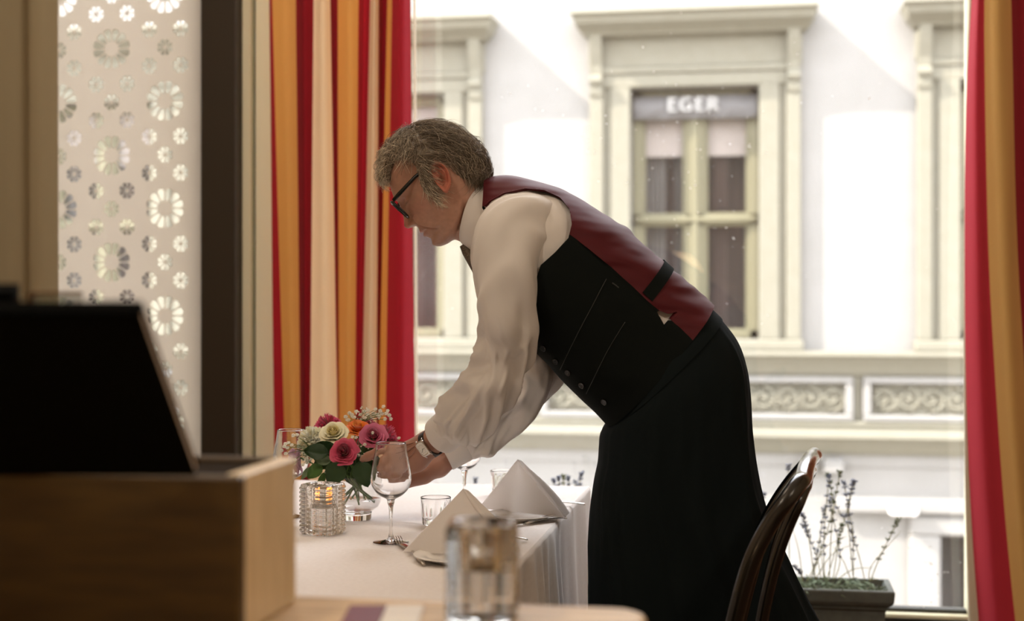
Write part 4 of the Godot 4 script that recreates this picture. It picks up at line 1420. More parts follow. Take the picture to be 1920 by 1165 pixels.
func planter(called: String, label: String, at: Vector3) -> Node3D:
	var t := thing(called, label, "planter", at, 0.0, "grey planter boxes along the window")
	var m := MB.new()
	var rs := []
	var hx := 0.335
	var hz := 0.105
	for q in [[0.0, -0.045], [0.004, -0.042], [0.296, -0.024], [0.312, -0.020], [0.322, -0.006], [0.332, 0.0], [0.362, 0.003], [0.366, 0.0], [0.366, -0.016], [0.345, -0.022]]:
		rs.append(PackedVector3Array([Vector3(-hx - q[1], q[0], -hz - q[1]), Vector3(hx + q[1], q[0], -hz - q[1]), Vector3(hx + q[1], q[0], hz + q[1]), Vector3(-hx - q[1], q[0], hz + q[1])]))
	m.rows(rs, true, true, false)
	part("box", m.mesh(false, false), M.planter, t)
	part("soil", bx(Vector3(-hx + 0.022, 0.30, -hz + 0.022), Vector3(hx - 0.022, 0.348, hz - 0.022)), M.soil, t)
	var g := MB.new()
	for k in 260:
		var p := Vector3(rng.randf_range(-hx + 0.03, hx - 0.04), 0.348, rng.randf_range(-hz + 0.025, hz - 0.02))
		var pth := [p]
		var d := Vector3(rng.randfn(), 0.5 * absf(rng.randfn()), rng.randfn()).normalized()
		for i in 4:
			p += d * 0.012 + Vector3(0, 0.004 - 0.003 * i, 0)
			p.y = minf(p.y, 0.388)
			pth.append(p)
		g.tube(pth, [0.0022, 0.003, 0.003, 0.002, 0.001], 5)
	part("moss", g.mesh(true, false), M.moss, t).set_meta("kind", "stuff")
	return t

func lavender(called: String, label: String, at: Vector3, stalks: Array, blades: Array) -> void:
	var t := thing(called, label, "plant", at, 0.0, "lavender in the planters")
	for q in stalks:
		var z := at.z + rng.randf_range(-0.04, 0.05)
		var root: Vector3 = at_z(q[0], q[1], z) - at
		root.y = maxf(root.y, -0.01)
		var path = smooth_path([root, at_z(q[2], q[3], z) - at, at_z(q[4], q[5], z) - at], 12)
		var m := MB.new()
		m.tube(path, 0.0016, 6)
		var st := part("stalk", m.mesh(), M.stalk, t)
		var fl := MB.new()
		var n := path.size()
		var i = int(n * (1.0 - q[6]))
		while i < n:
			var p: Vector3 = path[i]
			var top := float(i) / n
			for k in 5 + int(3 * top):
				var a := rng.randf() * TAU
				var d := Vector3(cos(a), rng.randf_range(0.0, 0.8), sin(a)).normalized()
				var s := rng.randf_range(0.007, 0.0125)
				fl.tube([p, p + d * s * 0.6, p + d * s + Vector3(0, 0.003, 0)], [0.0010, 0.0022, 0.0006], 5)
			i += 1 if top > 0.8 else 2
		part("florets", fl.mesh(true, false), M.floret if rng.randf() < 0.75 else M.bud, st).set_meta("kind", "stuff")
	for q in blades:
		var z := at.z + rng.randf_range(-0.05, 0.05)
		var root: Vector3 = at_z(q[0], q[1], z) - at
		root.y = maxf(root.y, -0.01)
		var m := MB.new()
		var pth = smooth_path([root, at_z(q[2], q[3], z) - at, at_z(q[4], q[5], z) - at], 8)
		var rad := []
		for i in pth.size(): rad.append(lerpf(0.0018, 0.0006, float(i) / pth.size()))
		m.tube(pth, rad, 6)
		part("blade", m.mesh(), M.stalk, t)

# ------------------------------------------------------------------ the counter in the foreground
func foreground() -> void:
	var zb := -1.64
	var t := thing("counter", "light wooden counter across the bottom of the view", "counter", Vector3(-0.9, 0, -1.3))
	var o := t.position
	var m := MB.new()
	# worktop with a rounded far corner
	var pts := [Vector2(-1.9, zb), Vector2(-0.165, zb)]
	for k in 7:
		var a := PI / 2 * k / 6.0
		pts.append(Vector2(-0.165 + 0.04 * sin(a), zb + 0.04 - 0.04 * cos(a)))
	pts.append(Vector2(-0.125, -0.95)); pts.append(Vector2(-1.9, -0.95))
	var rs := []
	for q in [[0.858, 0.004], [0.862, 0.0], [0.893, 0.0], [0.898, 0.003], [0.9, 0.008]]:
		var r := PackedVector3Array()
		for p in pts:
			var c := Vector2(clampf(p.x, -1.85, -0.165), clampf(p.y, zb + 0.04, -1.0))
			var d: Vector2 = (p - c).normalized()
			r.append(Vector3(p.x - d.x * q[1], q[0], p.y - d.y * q[1]) - o)
		rs.append(r)
	m.rows(rs, true, true, true)
	part("worktop", m.mesh(false), M.oak, t)
	part("front_panel", bx(Vector3(-1.88, 0, -1.60) - o, Vector3(-0.18, 0.858, -0.99) - o, 0.003), M.oak_shaded, t)
	# wooden stand: the front's shade and the end's light are put into board colours
	var b := thing("wooden_stand", "wooden box stand on the counter, shade and light put into its board colours", "stand", Vector3(-1.2, 0.9, -1.5))
	o = b.position
	part("front_board", bx(Vector3(-1.8, 0.9, -1.425) - o, Vector3(-0.5315, 1.07, -1.407) - o, 0.003), M.oak_shaded, b)
	part("end_board", bx(Vector3(-0.556, 0.9, -1.603) - o, Vector3(-0.536, 1.0705, -1.4255) - o, 0.003), M.oak_lit, b)
	part("back_board", bx(Vector3(-1.8, 0.9, -1.603) - o, Vector3(-0.557, 1.07, -1.587) - o, 0.003), M.oak_shaded, b)
	part("top_board", bx(Vector3(-1.8, 1.052, -1.586) - o, Vector3(-0.557, 1.064, -1.426) - o, 0.003), M.stand_top, b)
	# black folder leaning on the stand, its page edges pale
	var f := thing("black_folder", "large black folder with pale page edges leaning on the stand", "folder", Vector3(-0.75, 1.07, -1.46))
	o = f.position
	var a0 := at_d(368, 893, 1.47)
	var a1 := at_d(262, 588, 1.27)
	var along := -Vector3(cos(YAW), 0, -sin(YAW))
	var up := a1 - a0
	var nrm := up.cross(along).normalized()
	if nrm.z > 0: nrm = -nrm                        # away from the camera
	slab(f, "cover", a0 - o, along * 0.62, up, nrm, 0.0, 0.003, M.black_cover)
	slab(f, "pages", a0 - o - up * 0.004 + along * 0.002, along * 0.61, up * 0.972, nrm, 0.003, 0.013, M.paper)
	slab(f, "spine", a0 - o + up * 0.97, along * 0.62, up * 0.03, nrm, 0.0, 0.0155, M.black_cover)
	slab(f, "back_cover", a0 - o, along * 0.62, up, nrm, 0.013, 0.0155, M.black_cover)
	# a second dark folder, taller, at the edge of the frame
	var g := thing("black_folder", "second black folder standing higher at the left edge", "folder", Vector3(-0.95, 1.064, -1.5))
	o = g.position
	a0 = at_d(30, 893, 1.50)
	a1 = at_d(26, 548, 1.40)
	up = a1 - a0
	nrm = up.cross(along).normalized()
	if nrm.z > 0: nrm = -nrm
	slab(g, "cover", a0 - o, along * 0.3, up, nrm, 0.0, 0.02, M.black_cover)
	# clear stand with a dark rail behind the folders
	var h := thing("card_holder", "small clear card holder with dark rim behind the black folder", "card holder", at_d(108, 640, 1.66))
	o = h.position
	var rr := MB.new()
	rr.box(Vector3(-0.034, 0.054, -0.004), Vector3(0.030, 0.058, 0.004), 0.001)
	rr.box(Vector3(-0.034, -0.05, -0.004), Vector3(-0.027, 0.058, 0.004), 0.001)
	rr.box(Vector3(-0.034, -0.055, -0.004), Vector3(0.030, -0.05, 0.004), 0.001)
	rr.box(Vector3(-0.006, -0.14, -0.004), Vector3(0.002, -0.05, 0.004), 0.001)
	rr.box(Vector3(-0.03, -0.142, -0.02), Vector3(0.026, -0.138, 0.02), 0.001)
	var ro := part("rim", rr.mesh(false, false), M.brass, h)
	ro.rotation.y = YAW
	var ao := part("clear_panel", bx(Vector3(-0.027, -0.05, -0.001), Vector3(0.029, 0.054, 0.001)), M.acrylic, h)
	ao.rotation.y = YAW
	# a menu card lying on the counter
	var c := thing("menu_card", "dark red and white menu card lying on the counter", "menu", Vector3(-0.42, 0.9, -1.5), YAW)
	part("red_cover", bx(Vector3(-0.03, 0.0005, -0.09), Vector3(0.012, 0.003, 0.03), 0.0005), M.card_red, c)
	part("white_page", bx(Vector3(0.0125, 0.0005, -0.09), Vector3(0.055, 0.003, 0.03), 0.0005), M.card_white, c)

func slab(t: Node3D, called: String, corner: Vector3, along: Vector3, up: Vector3, nrm: Vector3, n0: float, n1: float, m: Material) -> void:
	var b := MB.new()
	b.box(Vector3(0, 0, n0), Vector3(along.length(), up.length(), n1), 0.0008)
	var u := up.normalized()
	var a := along.normalized()
	b.move(Transform3D(Basis(a, u, nrm), corner))
	part(called, b.mesh(false), m, t)

# ------------------------------------------------------------------ the waiter
const L0 := 290.0 / FOCAL * PERSON_D

# a point of the waiter's own space: pixel of the photograph's frame and distance towards the camera from his middle plane
func P(px: float, py: float, z := 0.0) -> Vector3:
	var d := PERSON_D - z
	return Vector3((px - MIDX) / FOCAL * d - L0, EYE - (py - MIDY) / FOCAL * d, z)

func seen(v: Vector3) -> Vector2:
	var d := PERSON_D - v.z
	return Vector2(MIDX + (v.x + L0) / d * FOCAL, MIDY - (v.y - EYE) / d * FOCAL)

const HS := FOCAL / PERSON_D      # pixels per metre in his middle plane

# head space, in pixels: forward, up, sideways (towards the camera)
func H(f: float, u: float, s: float) -> Vector3:
	var e := P(835, 345)
	return Vector3(e.x + (-0.8 * f - 0.6 * u) / HS, e.y + (-0.6 * f + 0.8 * u) / HS, s / HS)

func pw(x: float, n: float) -> float:
	return signf(x) * pow(absf(x), 2.0 / n)

# rings between a back line and a front line: [back x, back y, front x, front y, half width in metres]
func loft(st: Array, nrow: int, a0: float, a1: float, ncol: int, off: float, n := 2.35, s0 := 0.0, s1 := -1.0) -> Array:
	var bs := []; var fs := []; var ws := []
	for q in st:
		var b := P(q[0], q[1]); var f := P(q[2], q[3])
		bs.append(Vector2(b.x, b.y)); fs.append(Vector2(f.x, f.y)); ws.append(float(q[4]))
	var rs := []
	if s1 < 0: s1 = st.size() - 1.0
	for i in nrow + 1:
		var t := minf(lerpf(s0, s1, float(i) / nrow), st.size() - 1.0001)
		var B: Vector2 = crom(bs, t)
		var F: Vector2 = crom(fs, t)
		var w: float = crom(ws, t)
		var d := (F - B).normalized()
		B -= d * off; F += d * off; w += off
		var r := PackedVector3Array()
		for j in ncol:
			var a := lerpf(a0, a1, float(j) / (ncol - 1 if a1 - a0 < TAU - 0.01 else ncol))
			var p := B.lerp(F, (1.0 - pw(cos(a), n)) / 2.0)
			r.append(Vector3(p.x, p.y, w * pw(sin(a), n)))
		rs.append(r)
	return rs

func poly_dist(p: Vector2, poly: PackedVector2Array) -> float:
	var best := 1e9
	for i in poly.size():
		var q := Geometry2D.get_closest_point_to_segment(p, poly[i], poly[(i + 1) % poly.size()])
		best = minf(best, p.distance_to(q))
	return -best if Geometry2D.is_point_in_polygon(p, poly) else best

# cut openings, drawn in the side view, out of an open sheet; the cut edge turns inwards a little
func sheet_with_holes(rs: Array, closed: bool, holes: Array, far_side: Array, hem: float) -> ArrayMesh:
	var m := MB.new()
	m.rows(rs, closed)
	var val := PackedFloat32Array()
	for p in m.v:
		var s := 1.0
		var which: Array = holes if p.z > 0 else far_side
		if which.size() and absf(p.z) > 0.004:
			var q := seen(Vector3(p.x, p.y, absf(p.z)))
			s = 1e9
			for h in which: s = minf(s, poly_dist(q, h))
		val.append(s)
	var mid := Vector3.ZERO
	for p in m.v: mid += p
	mid /= m.v.size()
	var o := MB.new()
	o.v = m.v; o.uv = m.uv; o.c = m.c
	for k in range(0, m.ix.size(), 3):
		var ids := [m.ix[k], m.ix[k + 1], m.ix[k + 2]]
		var inside := 0
		for i in ids: if val[i] >= 0: inside += 1
		if inside == 3:
			o.tri(ids[0], ids[1], ids[2])
			continue
		if inside == 0: continue
		var poly := []
		var cuts := []
		for i in 3:
			var a: int = ids[i]; var b: int = ids[(i + 1) % 3]
			if val[a] >= 0: poly.append(a)
			if (val[a] >= 0) != (val[b] >= 0):
				var t := val[a] / (val[a] - val[b])
				var id := o.add(m.v[a].lerp(m.v[b], t))
				poly.append(id); cuts.append(id)
		for i in range(1, poly.size() - 1): o.tri(poly[0], poly[i], poly[i + 1])
		if cuts.size() == 2 and hem > 0.0:
			var p := o.v[cuts[0]]; var q := o.v[cuts[1]]
			var inn := Vector3(mid.x - p.x, mid.y - p.y, -p.z * 2.0).normalized() * hem
			var c := o.add(p + inn); var d := o.add(q + inn)
			o.quad(cuts[0], cuts[1], d, c)
	return o.mesh(true, false)

# the grid point of a loft that is seen nearest to a pixel, on the side towards the camera
func on_surface(rs: Array, px: float, py: float, lift := 0.002) -> Vector3:
	var best := 1e9
	var at := Vector3.ZERO
	var q := Vector2(px, py)
	for r in rs:
		for p in r:
			if p.z <= 0: continue
			var d: float = seen(p).distance_squared_to(q)
			if d < best:
				best = d; at = p
	return P(px, py, at.z + lift)

# tapered bones joined smoothly and meshed as surface nets
func nets(m: MB, bones: Array, cell: float, k: float) -> void:
	var lo := Vector3.ONE * 1e9
	var hi := -lo
	for b in bones:
		var r: float = maxf(b[2], b[3]) + k * 3.0 + cell * 2.0
		for e in [b[0], b[1]]:
			lo = lo.min(e - Vector3.ONE * r); hi = hi.max(e + Vector3.ONE * r)
	var nx := int((hi.x - lo.x) / cell) + 2
	var ny := int((hi.y - lo.y) / cell) + 2
	var nz := int((hi.z - lo.z) / cell) + 2
	var sum := PackedFloat32Array()
	sum.resize(nx * ny * nz)
	for b in bones:
		var a: Vector3 = b[0]
		var d: Vector3 = b[1] - b[0]
		var ll := maxf(d.length_squared(), 1e-9)
		var ra: float = b[2]; var rb: float = b[3]
		var r: float = maxf(ra, rb) + k * 3.0
		var l: Vector3 = a.min(b[1]) - Vector3.ONE * r
		var h: Vector3 = a.max(b[1]) + Vector3.ONE * r
		for x in range(maxi(0, int((l.x - lo.x) / cell)), mini(nx, int((h.x - lo.x) / cell) + 2)):
			for y in range(maxi(0, int((l.y - lo.y) / cell)), mini(ny, int((h.y - lo.y) / cell) + 2)):
				for z in range(maxi(0, int((l.z - lo.z) / cell)), mini(nz, int((h.z - lo.z) / cell) + 2)):
					var p := lo + Vector3(x, y, z) * cell
					var t := clampf((p - a).dot(d) / ll, 0.0, 1.0)
					var dist := p.distance_to(a + d * t) - lerpf(ra, rb, t)
					if dist < k * 3.0: sum[(x * ny + y) * nz + z] += exp(-dist / k)
	var ids := {}
	for x in nx - 1:
		for y in ny - 1:
			for z in nz - 1:
				var base := (x * ny + y) * nz + z
				var c := [sum[base], sum[base + 1], sum[base + nz], sum[base + nz + 1], sum[base + ny * nz], sum[base + ny * nz + 1], sum[base + ny * nz + nz], sum[base + ny * nz + nz + 1]]
				var n := 0
				for q in c: if q >= 1.0: n += 1
				if n == 0 or n == 8: continue
				var f := []
				for q in c: f.append(-log(maxf(q, 1e-4)))
				var acc := Vector3.ZERO
				var cnt := 0
				for e in [[0, 1], [2, 3], [4, 5], [6, 7], [0, 2], [1, 3], [4, 6], [5, 7], [0, 4], [1, 5], [2, 6], [3, 7]]:
					var fa: float = f[e[0]]; var fb: float = f[e[1]]
					if (fa <= 0.0) == (fb <= 0.0): continue
					var t := fa / (fa - fb)
					var pa := Vector3((e[0] >> 2) & 1, (e[0] >> 1) & 1, e[0] & 1)
					var pb := Vector3((e[1] >> 2) & 1, (e[1] >> 1) & 1, e[1] & 1)
					acc += pa.lerp(pb, t); cnt += 1
				ids[base] = m.add(lo + (Vector3(x, y, z) + acc / cnt) * cell)
	var sx := ny * nz
	for base in ids:
		var inside: bool = sum[base] >= 1.0
		for q in [[sx, nz, 1], [nz, 1, sx], [1, sx, nz]]:
			var a: int = q[0]; var b: int = q[1]; var c: int = q[2]
			if (sum[base + a] >= 1.0) == inside: continue
			if not (ids.has(base - b) and ids.has(base - c) and ids.has(base - b - c)): continue
			if inside: m.quad(ids[base], ids[base - b], ids[base - b - c], ids[base - c])
			else: m.quad(ids[base], ids[base - c], ids[base - b - c], ids[base - b])

const TORSO := [[912, 350, 882, 472, 0.070], [952, 347, 884, 500, 0.125], [1008, 353, 900, 535, 0.185], [1060, 369, 928, 575, 0.205], [1110, 397, 960, 610, 0.207], [1160, 434, 996, 642, 0.205], [1210, 477, 1036, 681, 0.198], [1262, 523, 1086, 731, 0.190], [1305, 558, 1122, 764, 0.188], [1327, 578, 1146, 790, 0.190]]

func waiter() -> void:
	var base := at_d(1250, MIDY, PERSON_D)
	base.y = 0.0
	var t := thing("person", "grey-haired waiter in white shirt, dark vest and long apron bending over the table", "person", base, YAW)
	body(t)
	hair(t)
	spectacles(t)
	clothes(t)
	wristwatch(t)

# ---- skin
func head_rows() -> Array:
	# front (forward, up), back (forward, up), half width, all in head pixels; from the crown to the root of the neck
	var st := [[-6, 108, -8, 108, 1], [26, 104, -32, 102, 30], [50, 95, -54, 90, 48], [71, 80, -70, 72, 60], [84, 61, -80, 50, 66], [89.5, 47, -84, 34, 68], [93, 34, -85, 20, 68], [91, 24, -84, 9, 67.5], [89.5, 12, -82, 0, 66], [88.5, 0, -79, -9, 65], [88.5, -12, -76, -17, 64], [89, -22, -73, -23, 62], [90, -29, -71, -27, 61], [90, -37, -69, -30, 60], [89.2, -44, -68, -33, 59], [88.3, -49, -67, -35, 58], [87.5, -54, -66, -36, 57.5], [85, -62, -65, -38, 57], [83, -67, -64, -39, 56.5], [84.5, -74, -63, -40, 56], [83.5, -81, -62, -41, 55], [77, -88, -61, -42, 54], [65, -92, -60, -43, 53], [50, -94, -59, -44, 52.5], [43, -103, -58, -45, 53], [40, -115, -57, -46, 54], [34, -134, -60, -70, 56]]
	var A := []; var B := []; var W := []
	for q in st:
		A.append(Vector2(q[0], q[1])); B.append(Vector2(q[2], q[3])); W.append(float(q[4]))
	var rs := []
	var per := 7
	var ncol := 168
	for i in (st.size() - 1) * per + 1:
		var k := minf(float(i) / per, st.size() - 1.0001)
		var a: Vector2 = crom(A, k)
		var b: Vector2 = crom(B, k)
		var w: float = crom(W, k)
		var taper := lerp_table([[8, 0.0], [11, 0.10], [15, 0.20], [20, 0.34], [23, 0.22], [24.5, 0.0]], k)
		var r := PackedVector3Array()
		for j in ncol:
			var ph := TAU * j / ncol
			# more columns round the front of the face
			ph = ph - 0.28 * sin(ph)
			var n := lerp_table([[2, 2.05], [6, 2.25], [12, 2.3], [22, 2.15], [26, 2.0]], k)
			var c := b.lerp(a, (1.0 + pw(cos(ph), n)) / 2.0)
			var f := c.x; var u := c.y
			var s := w * pw(sin(ph), n)
			s *= 1.0 - taper * smoothstep(5.0, 92.0, f)
			var as_ := absf(s)
			var front := smoothstep(0.0, 0.35, cos(ph))
			# nose
			var nh := lerp_table([[-33, 0], [-30, 2], [-27.5, 9], [-25, 17], [-21, 20], [-17, 20.5], [-12, 17.5], [-5, 12.5], [4, 8.5], [14, 4.5], [22, 1.5], [28, 0]], u)
			var sg := lerp_table([[-28, 13], [-20, 11.5], [-12, 9.5], [0, 7.5], [12, 7], [26, 9]], u)
			f += front * nh * gauss(s, sg)
			f += front * 9.0 * gauss(as_ - 14.5, 5.0) * gauss(u + 21.5, 5.5)
			f -= front * 3.0 * gauss(as_ - 21.5, 2.6) * gauss(u + 20.0, 6.0)
			# eyes and brow
			f -= front * 12.5 * gauss(as_ - 25, 13) * gauss(u - 17, 8.5)
			f += front * 6.5 * gauss(as_ - 29, 10) * gauss(u - 14, 6.5)
			f -= front * 1.8 * gauss(as_ - 29, 11) * gauss(u - 10.5 + 0.02 * as_, 1.3)
			f -= front * 1.3 * gauss(as_ - 29, 12) * gauss(u - 20.5, 1.6)
			f += front * 3.5 * gauss(as_ - 27, 17) * gauss(u - 33, 5.5)
			# mouth, chin, folds
			f += front * 3.2 * gauss(u + 43.5, 4.0) * gauss(s, 15)
			f += front * 3.6 * gauss(u + 54.5, 4.2) * gauss(s, 14)
			f -= front * 2.2 * gauss(u + 48.8, 1.5) * (1.0 - smoothstep(20.0, 27.0, as_))
			f += front * 2.5 * gauss(u + 78, 8) * gauss(s, 15)
			var tl := clampf((-22.0 - u) / 36.0, 0.0, 1.0)
			var fold := as_ - lerpf(19.0, 33.0, tl)
			if u < -16 and u > -66: f += front * (4.4 * gauss(fold - 6.0, 5.0) - 5.4 * gauss(fold, 2.2)) * smoothstep(-66.0, -54.0, u)
			# wrinkles by the eye and across the cheek
			s += signf(s) * (0.8 * gauss(f - 62, 8) * sin((u - 14.0 + (f - 62.0) * 0.25) * 0.9) * gauss(u - 16, 9))
			s += signf(s) * 1.1 * sin((f * 0.8 + u * 0.55) * 0.42) * gauss(f - 40, 22) * gauss(u + 48, 22)
			s *= 1.0 + 0.055 * gauss(f - 58, 20) * gauss(u - 2, 13) - 0.055 * gauss(f - 52, 20) * gauss(u + 40, 18) - 0.05 * gauss(f - 64, 16) * gauss(u - 42, 15)
			# under the jaw
			var jl := lerp_table([[-14, -34], [8, -60], [40, -78], [76, -90]], f)
			if f > -14: s *= 1.0 - 0.16 * smoothstep(0.0, 13.0, jl - u) * smoothstep(-14.0, 4.0, f) * (1.0 - smoothstep(24.0, 26.0, k))
			# cords of the neck
			if k > 20: s += signf(s) * 1.4 * (gauss(f + 6 + (u + 60) * 0.5, 5) - gauss(f - 6 + (u + 60) * 0.5, 4)) * smoothstep(20.0, 24.0, k)
			r.append(Vector3(f, u, s))
		rs.append(r)
	return rs

func skin_tint(f: float, u: float, s: float, nz: FastNoiseLite) -> Color:
	var c := Color(0.43, 0.23, 0.16)
	c = c.lerp(Color(0.52, 0.19, 0.13), 0.55 * gauss(f - 104, 9) * gauss(u + 18, 14))
	c = c.lerp(Color(0.52, 0.20, 0.135), 0.35 * gauss(f - 66, 18) * gauss(u + 8, 16))
	c = c.lerp(Color(0.40, 0.145, 0.12), 0.7 * gauss(absf(u + 49) - 5.0, 4.5) * gauss(s, 17) * smoothstep(70.0, 84.0, f))
	c = c.lerp(Color(0.40, 0.25, 0.19), 0.35 * smoothstep(-40.0, -60.0, u) * smoothstep(25.0, 60.0, f))
	c = c.lerp(Color(0.07, 0.05, 0.04), 0.8 * gauss(absf(s) - 30, 11) * gauss(u - 12.0, 1.6) * smoothstep(60.0, 76.0, f))
	# eyebrow hairs
	c = c.lerp(Color(0.30, 0.24, 0.19), 0.6 * gauss(absf(s) - 27, 16) * gauss(u - 33.5, 4.0) * smoothstep(60.0, 80.0, f))
	return c * (1.0 + 0.16 * nz.get_noise_3d(f * 1.6, u * 1.6, s * 1.6))

func body(t: Node3D) -> void:
	var m := MB.new()
	m.coloured = true
	var nz := noise(0.05, 51, 4)
	var rs := head_rows()
	var out := []
	var cols := []
	for r in rs:
		var row := PackedVector3Array()
		var cr := PackedColorArray()
		for p in r:
			row.append(H(p.x, p.y, p.z))
			cr.append(skin_tint(p.x, p.y, p.z, nz))
		out.append(row); cols.append(cr)
	m.rows(out, true, true, true, cols)
	for side in [1.0, -1.0]: ear(m, side)
	# trunk and limbs under the clothes
	m.colour = Color(0.43, 0.23, 0.16)
	var arm := [P(965, 440, 0.14), P(950, 560, 0.195), P(945, 670, 0.175), P(890, 760, 0.09), P(838, 808, 0.0)]
	var arm2 := [P(985, 440, -0.14), P(1000, 580, -0.20), P(1000, 700, -0.19), P(930, 795, -0.18), P(866, 840, -0.167)]
	var bones := [[P(880, 410), P(975, 445), 0.052, 0.07]]
	for z in [-0.07, 0.07]:
		bones.append([P(980, 450, z), P(1100, 540, z), 0.085, 0.09])
		bones.append([P(1100, 540, z), P(1235, 655, z), 0.085, 0.08])
	for a in [arm, arm2]:
		bones.append([P(985, 445, a[0].z * 0.6), a[0], 0.06, 0.05])
		for i in 4: bones.append([a[i], a[i + 1], [0.04, 0.034, 0.030, 0.027][i], [0.034, 0.030, 0.027, 0.025][i]])
	bones.append([P(1245, 665, 0.08), P(1235, 1120, 0.075), 0.075, 0.045])
	bones.append([P(1235, 1120, 0.075), P(1215, 1560, 0.085), 0.045, 0.036])
	bones.append([P(1245, 665, -0.08), P(1330, 1120, -0.075), 0.075, 0.045])
	bones.append([P(1330, 1120, -0.075), P(1500, 1540, -0.085), 0.045, 0.036])
	nets(m, bones, 0.016, 0.012)
	# hand towards the camera
	m.colour = Color(0.37, 0.19, 0.135)
	var w := P(803, 834, -0.03)
	var hb := [[P(845, 802, 0.005), w, 0.030, 0.027], [w + Vector3(0, 0.006, -0.006), P(770, 846, -0.05), 0.026, 0.024], [w - Vector3(0, 0.008, 0), P(778, 866, -0.045), 0.025, 0.024]]
	var mcp := [P(737, 843, -0.068), P(736, 858, -0.055), P(744, 872, -0.05), P(757, 884, -0.052)]
	for i in 4: hb.append([P(786, 848 + i * 5, -0.045), mcp[i], 0.021, [0.0155, 0.0155, 0.0145, 0.0135][i]])
	for c in [[mcp[0], P(709, 848, -0.066), P(691, 856, -0.074), P(680, 862, -0.082)], [mcp[1], P(716, 872, -0.05), P(708, 885, -0.066), P(718, 893, -0.082)], [mcp[2], P(727, 887, -0.045), P(722, 896, -0.062), P(732, 899, -0.08)], [mcp[3], P(744, 897, -0.05), P(739, 902, -0.066), P(748, 903, -0.082)], [P(785, 850, -0.07), P(757, 868, -0.098), P(733, 878, -0.112), P(714, 882, -0.118)]]:
		for i in 3: hb.append([c[i], c[i + 1], [0.0115, 0.0098, 0.0088][i], [0.0098, 0.0088, 0.0074][i]])
	nets(m, hb, 0.0032, 0.0036)
	# veins and tendons on its back
	for i in 3:
		m.tube(smooth_path([w.lerp(mcp[i], 0.25) + Vector3(0, 0.012, 0.020), w.lerp(mcp[i], 0.6) + Vector3(0, 0.009 - i * 0.003, 0.021), mcp[i] + Vector3(0.004, 0.005, 0.011)], 4), [0.001, 0.0022, 0.0026, 0.0028, 0.003, 0.003, 0.003, 0.0028, 0.002], 6)
	# far hand
	w = P(822, 874, -0.165)
	hb = [[P(864, 842, -0.167), w, 0.023, 0.026], [w, P(782, 890, -0.165), 0.026, 0.022]]
	mcp = [P(748, 886, -0.185), P(746, 893, -0.172), P(752, 899, -0.158), P(762, 904, -0.148)]
	for i in 4: hb.append([P(795, 884 + i * 3, -0.17 + i * 0.004), mcp[i], 0.018, 0.0145])
	for c in [[mcp[0], P(722, 884, -0.205), P(708, 886, -0.20), P(699, 889, -0.19)], [mcp[1], P(720, 893, -0.185), P(708, 897, -0.178), P(702, 899, -0.17)], [mcp[2], P(730, 902, -0.16), P(719, 904, -0.152), P(712, 904, -0.146)], [mcp[3], P(744, 907, -0.145), P(735, 908, -0.137), P(729, 908, -0.13)], [P(792, 880, -0.19), P(764, 882, -0.22), P(744, 880, -0.232), P(728, 880, -0.235)]]:
		for i in 3: hb.append([c[i], c[i + 1], [0.011, 0.0095, 0.0085][i], [0.0095, 0.0085, 0.0072][i]])
	nets(m, hb, 0.0036, 0.0036)
	part("body", m.mesh(true, false), M.skin, t)
	# shoes and trouser legs below the apron
	for q in [[1215, 1560, 0.085], [1500, 1540, -0.085]]:
		var a := P(q[0], q[1], q[2])
		var s := MB.new()
		s.blob(Vector3(a.x - 0.06, 0.038, a.z), Vector3(0.145, 0.038, 0.047), 20, 10)
		s.blob(Vector3(a.x + 0.01, 0.06, a.z), Vector3(0.06, 0.06, 0.042), 16, 8)
		part("shoe", s.mesh(true, false), M.leather, t)

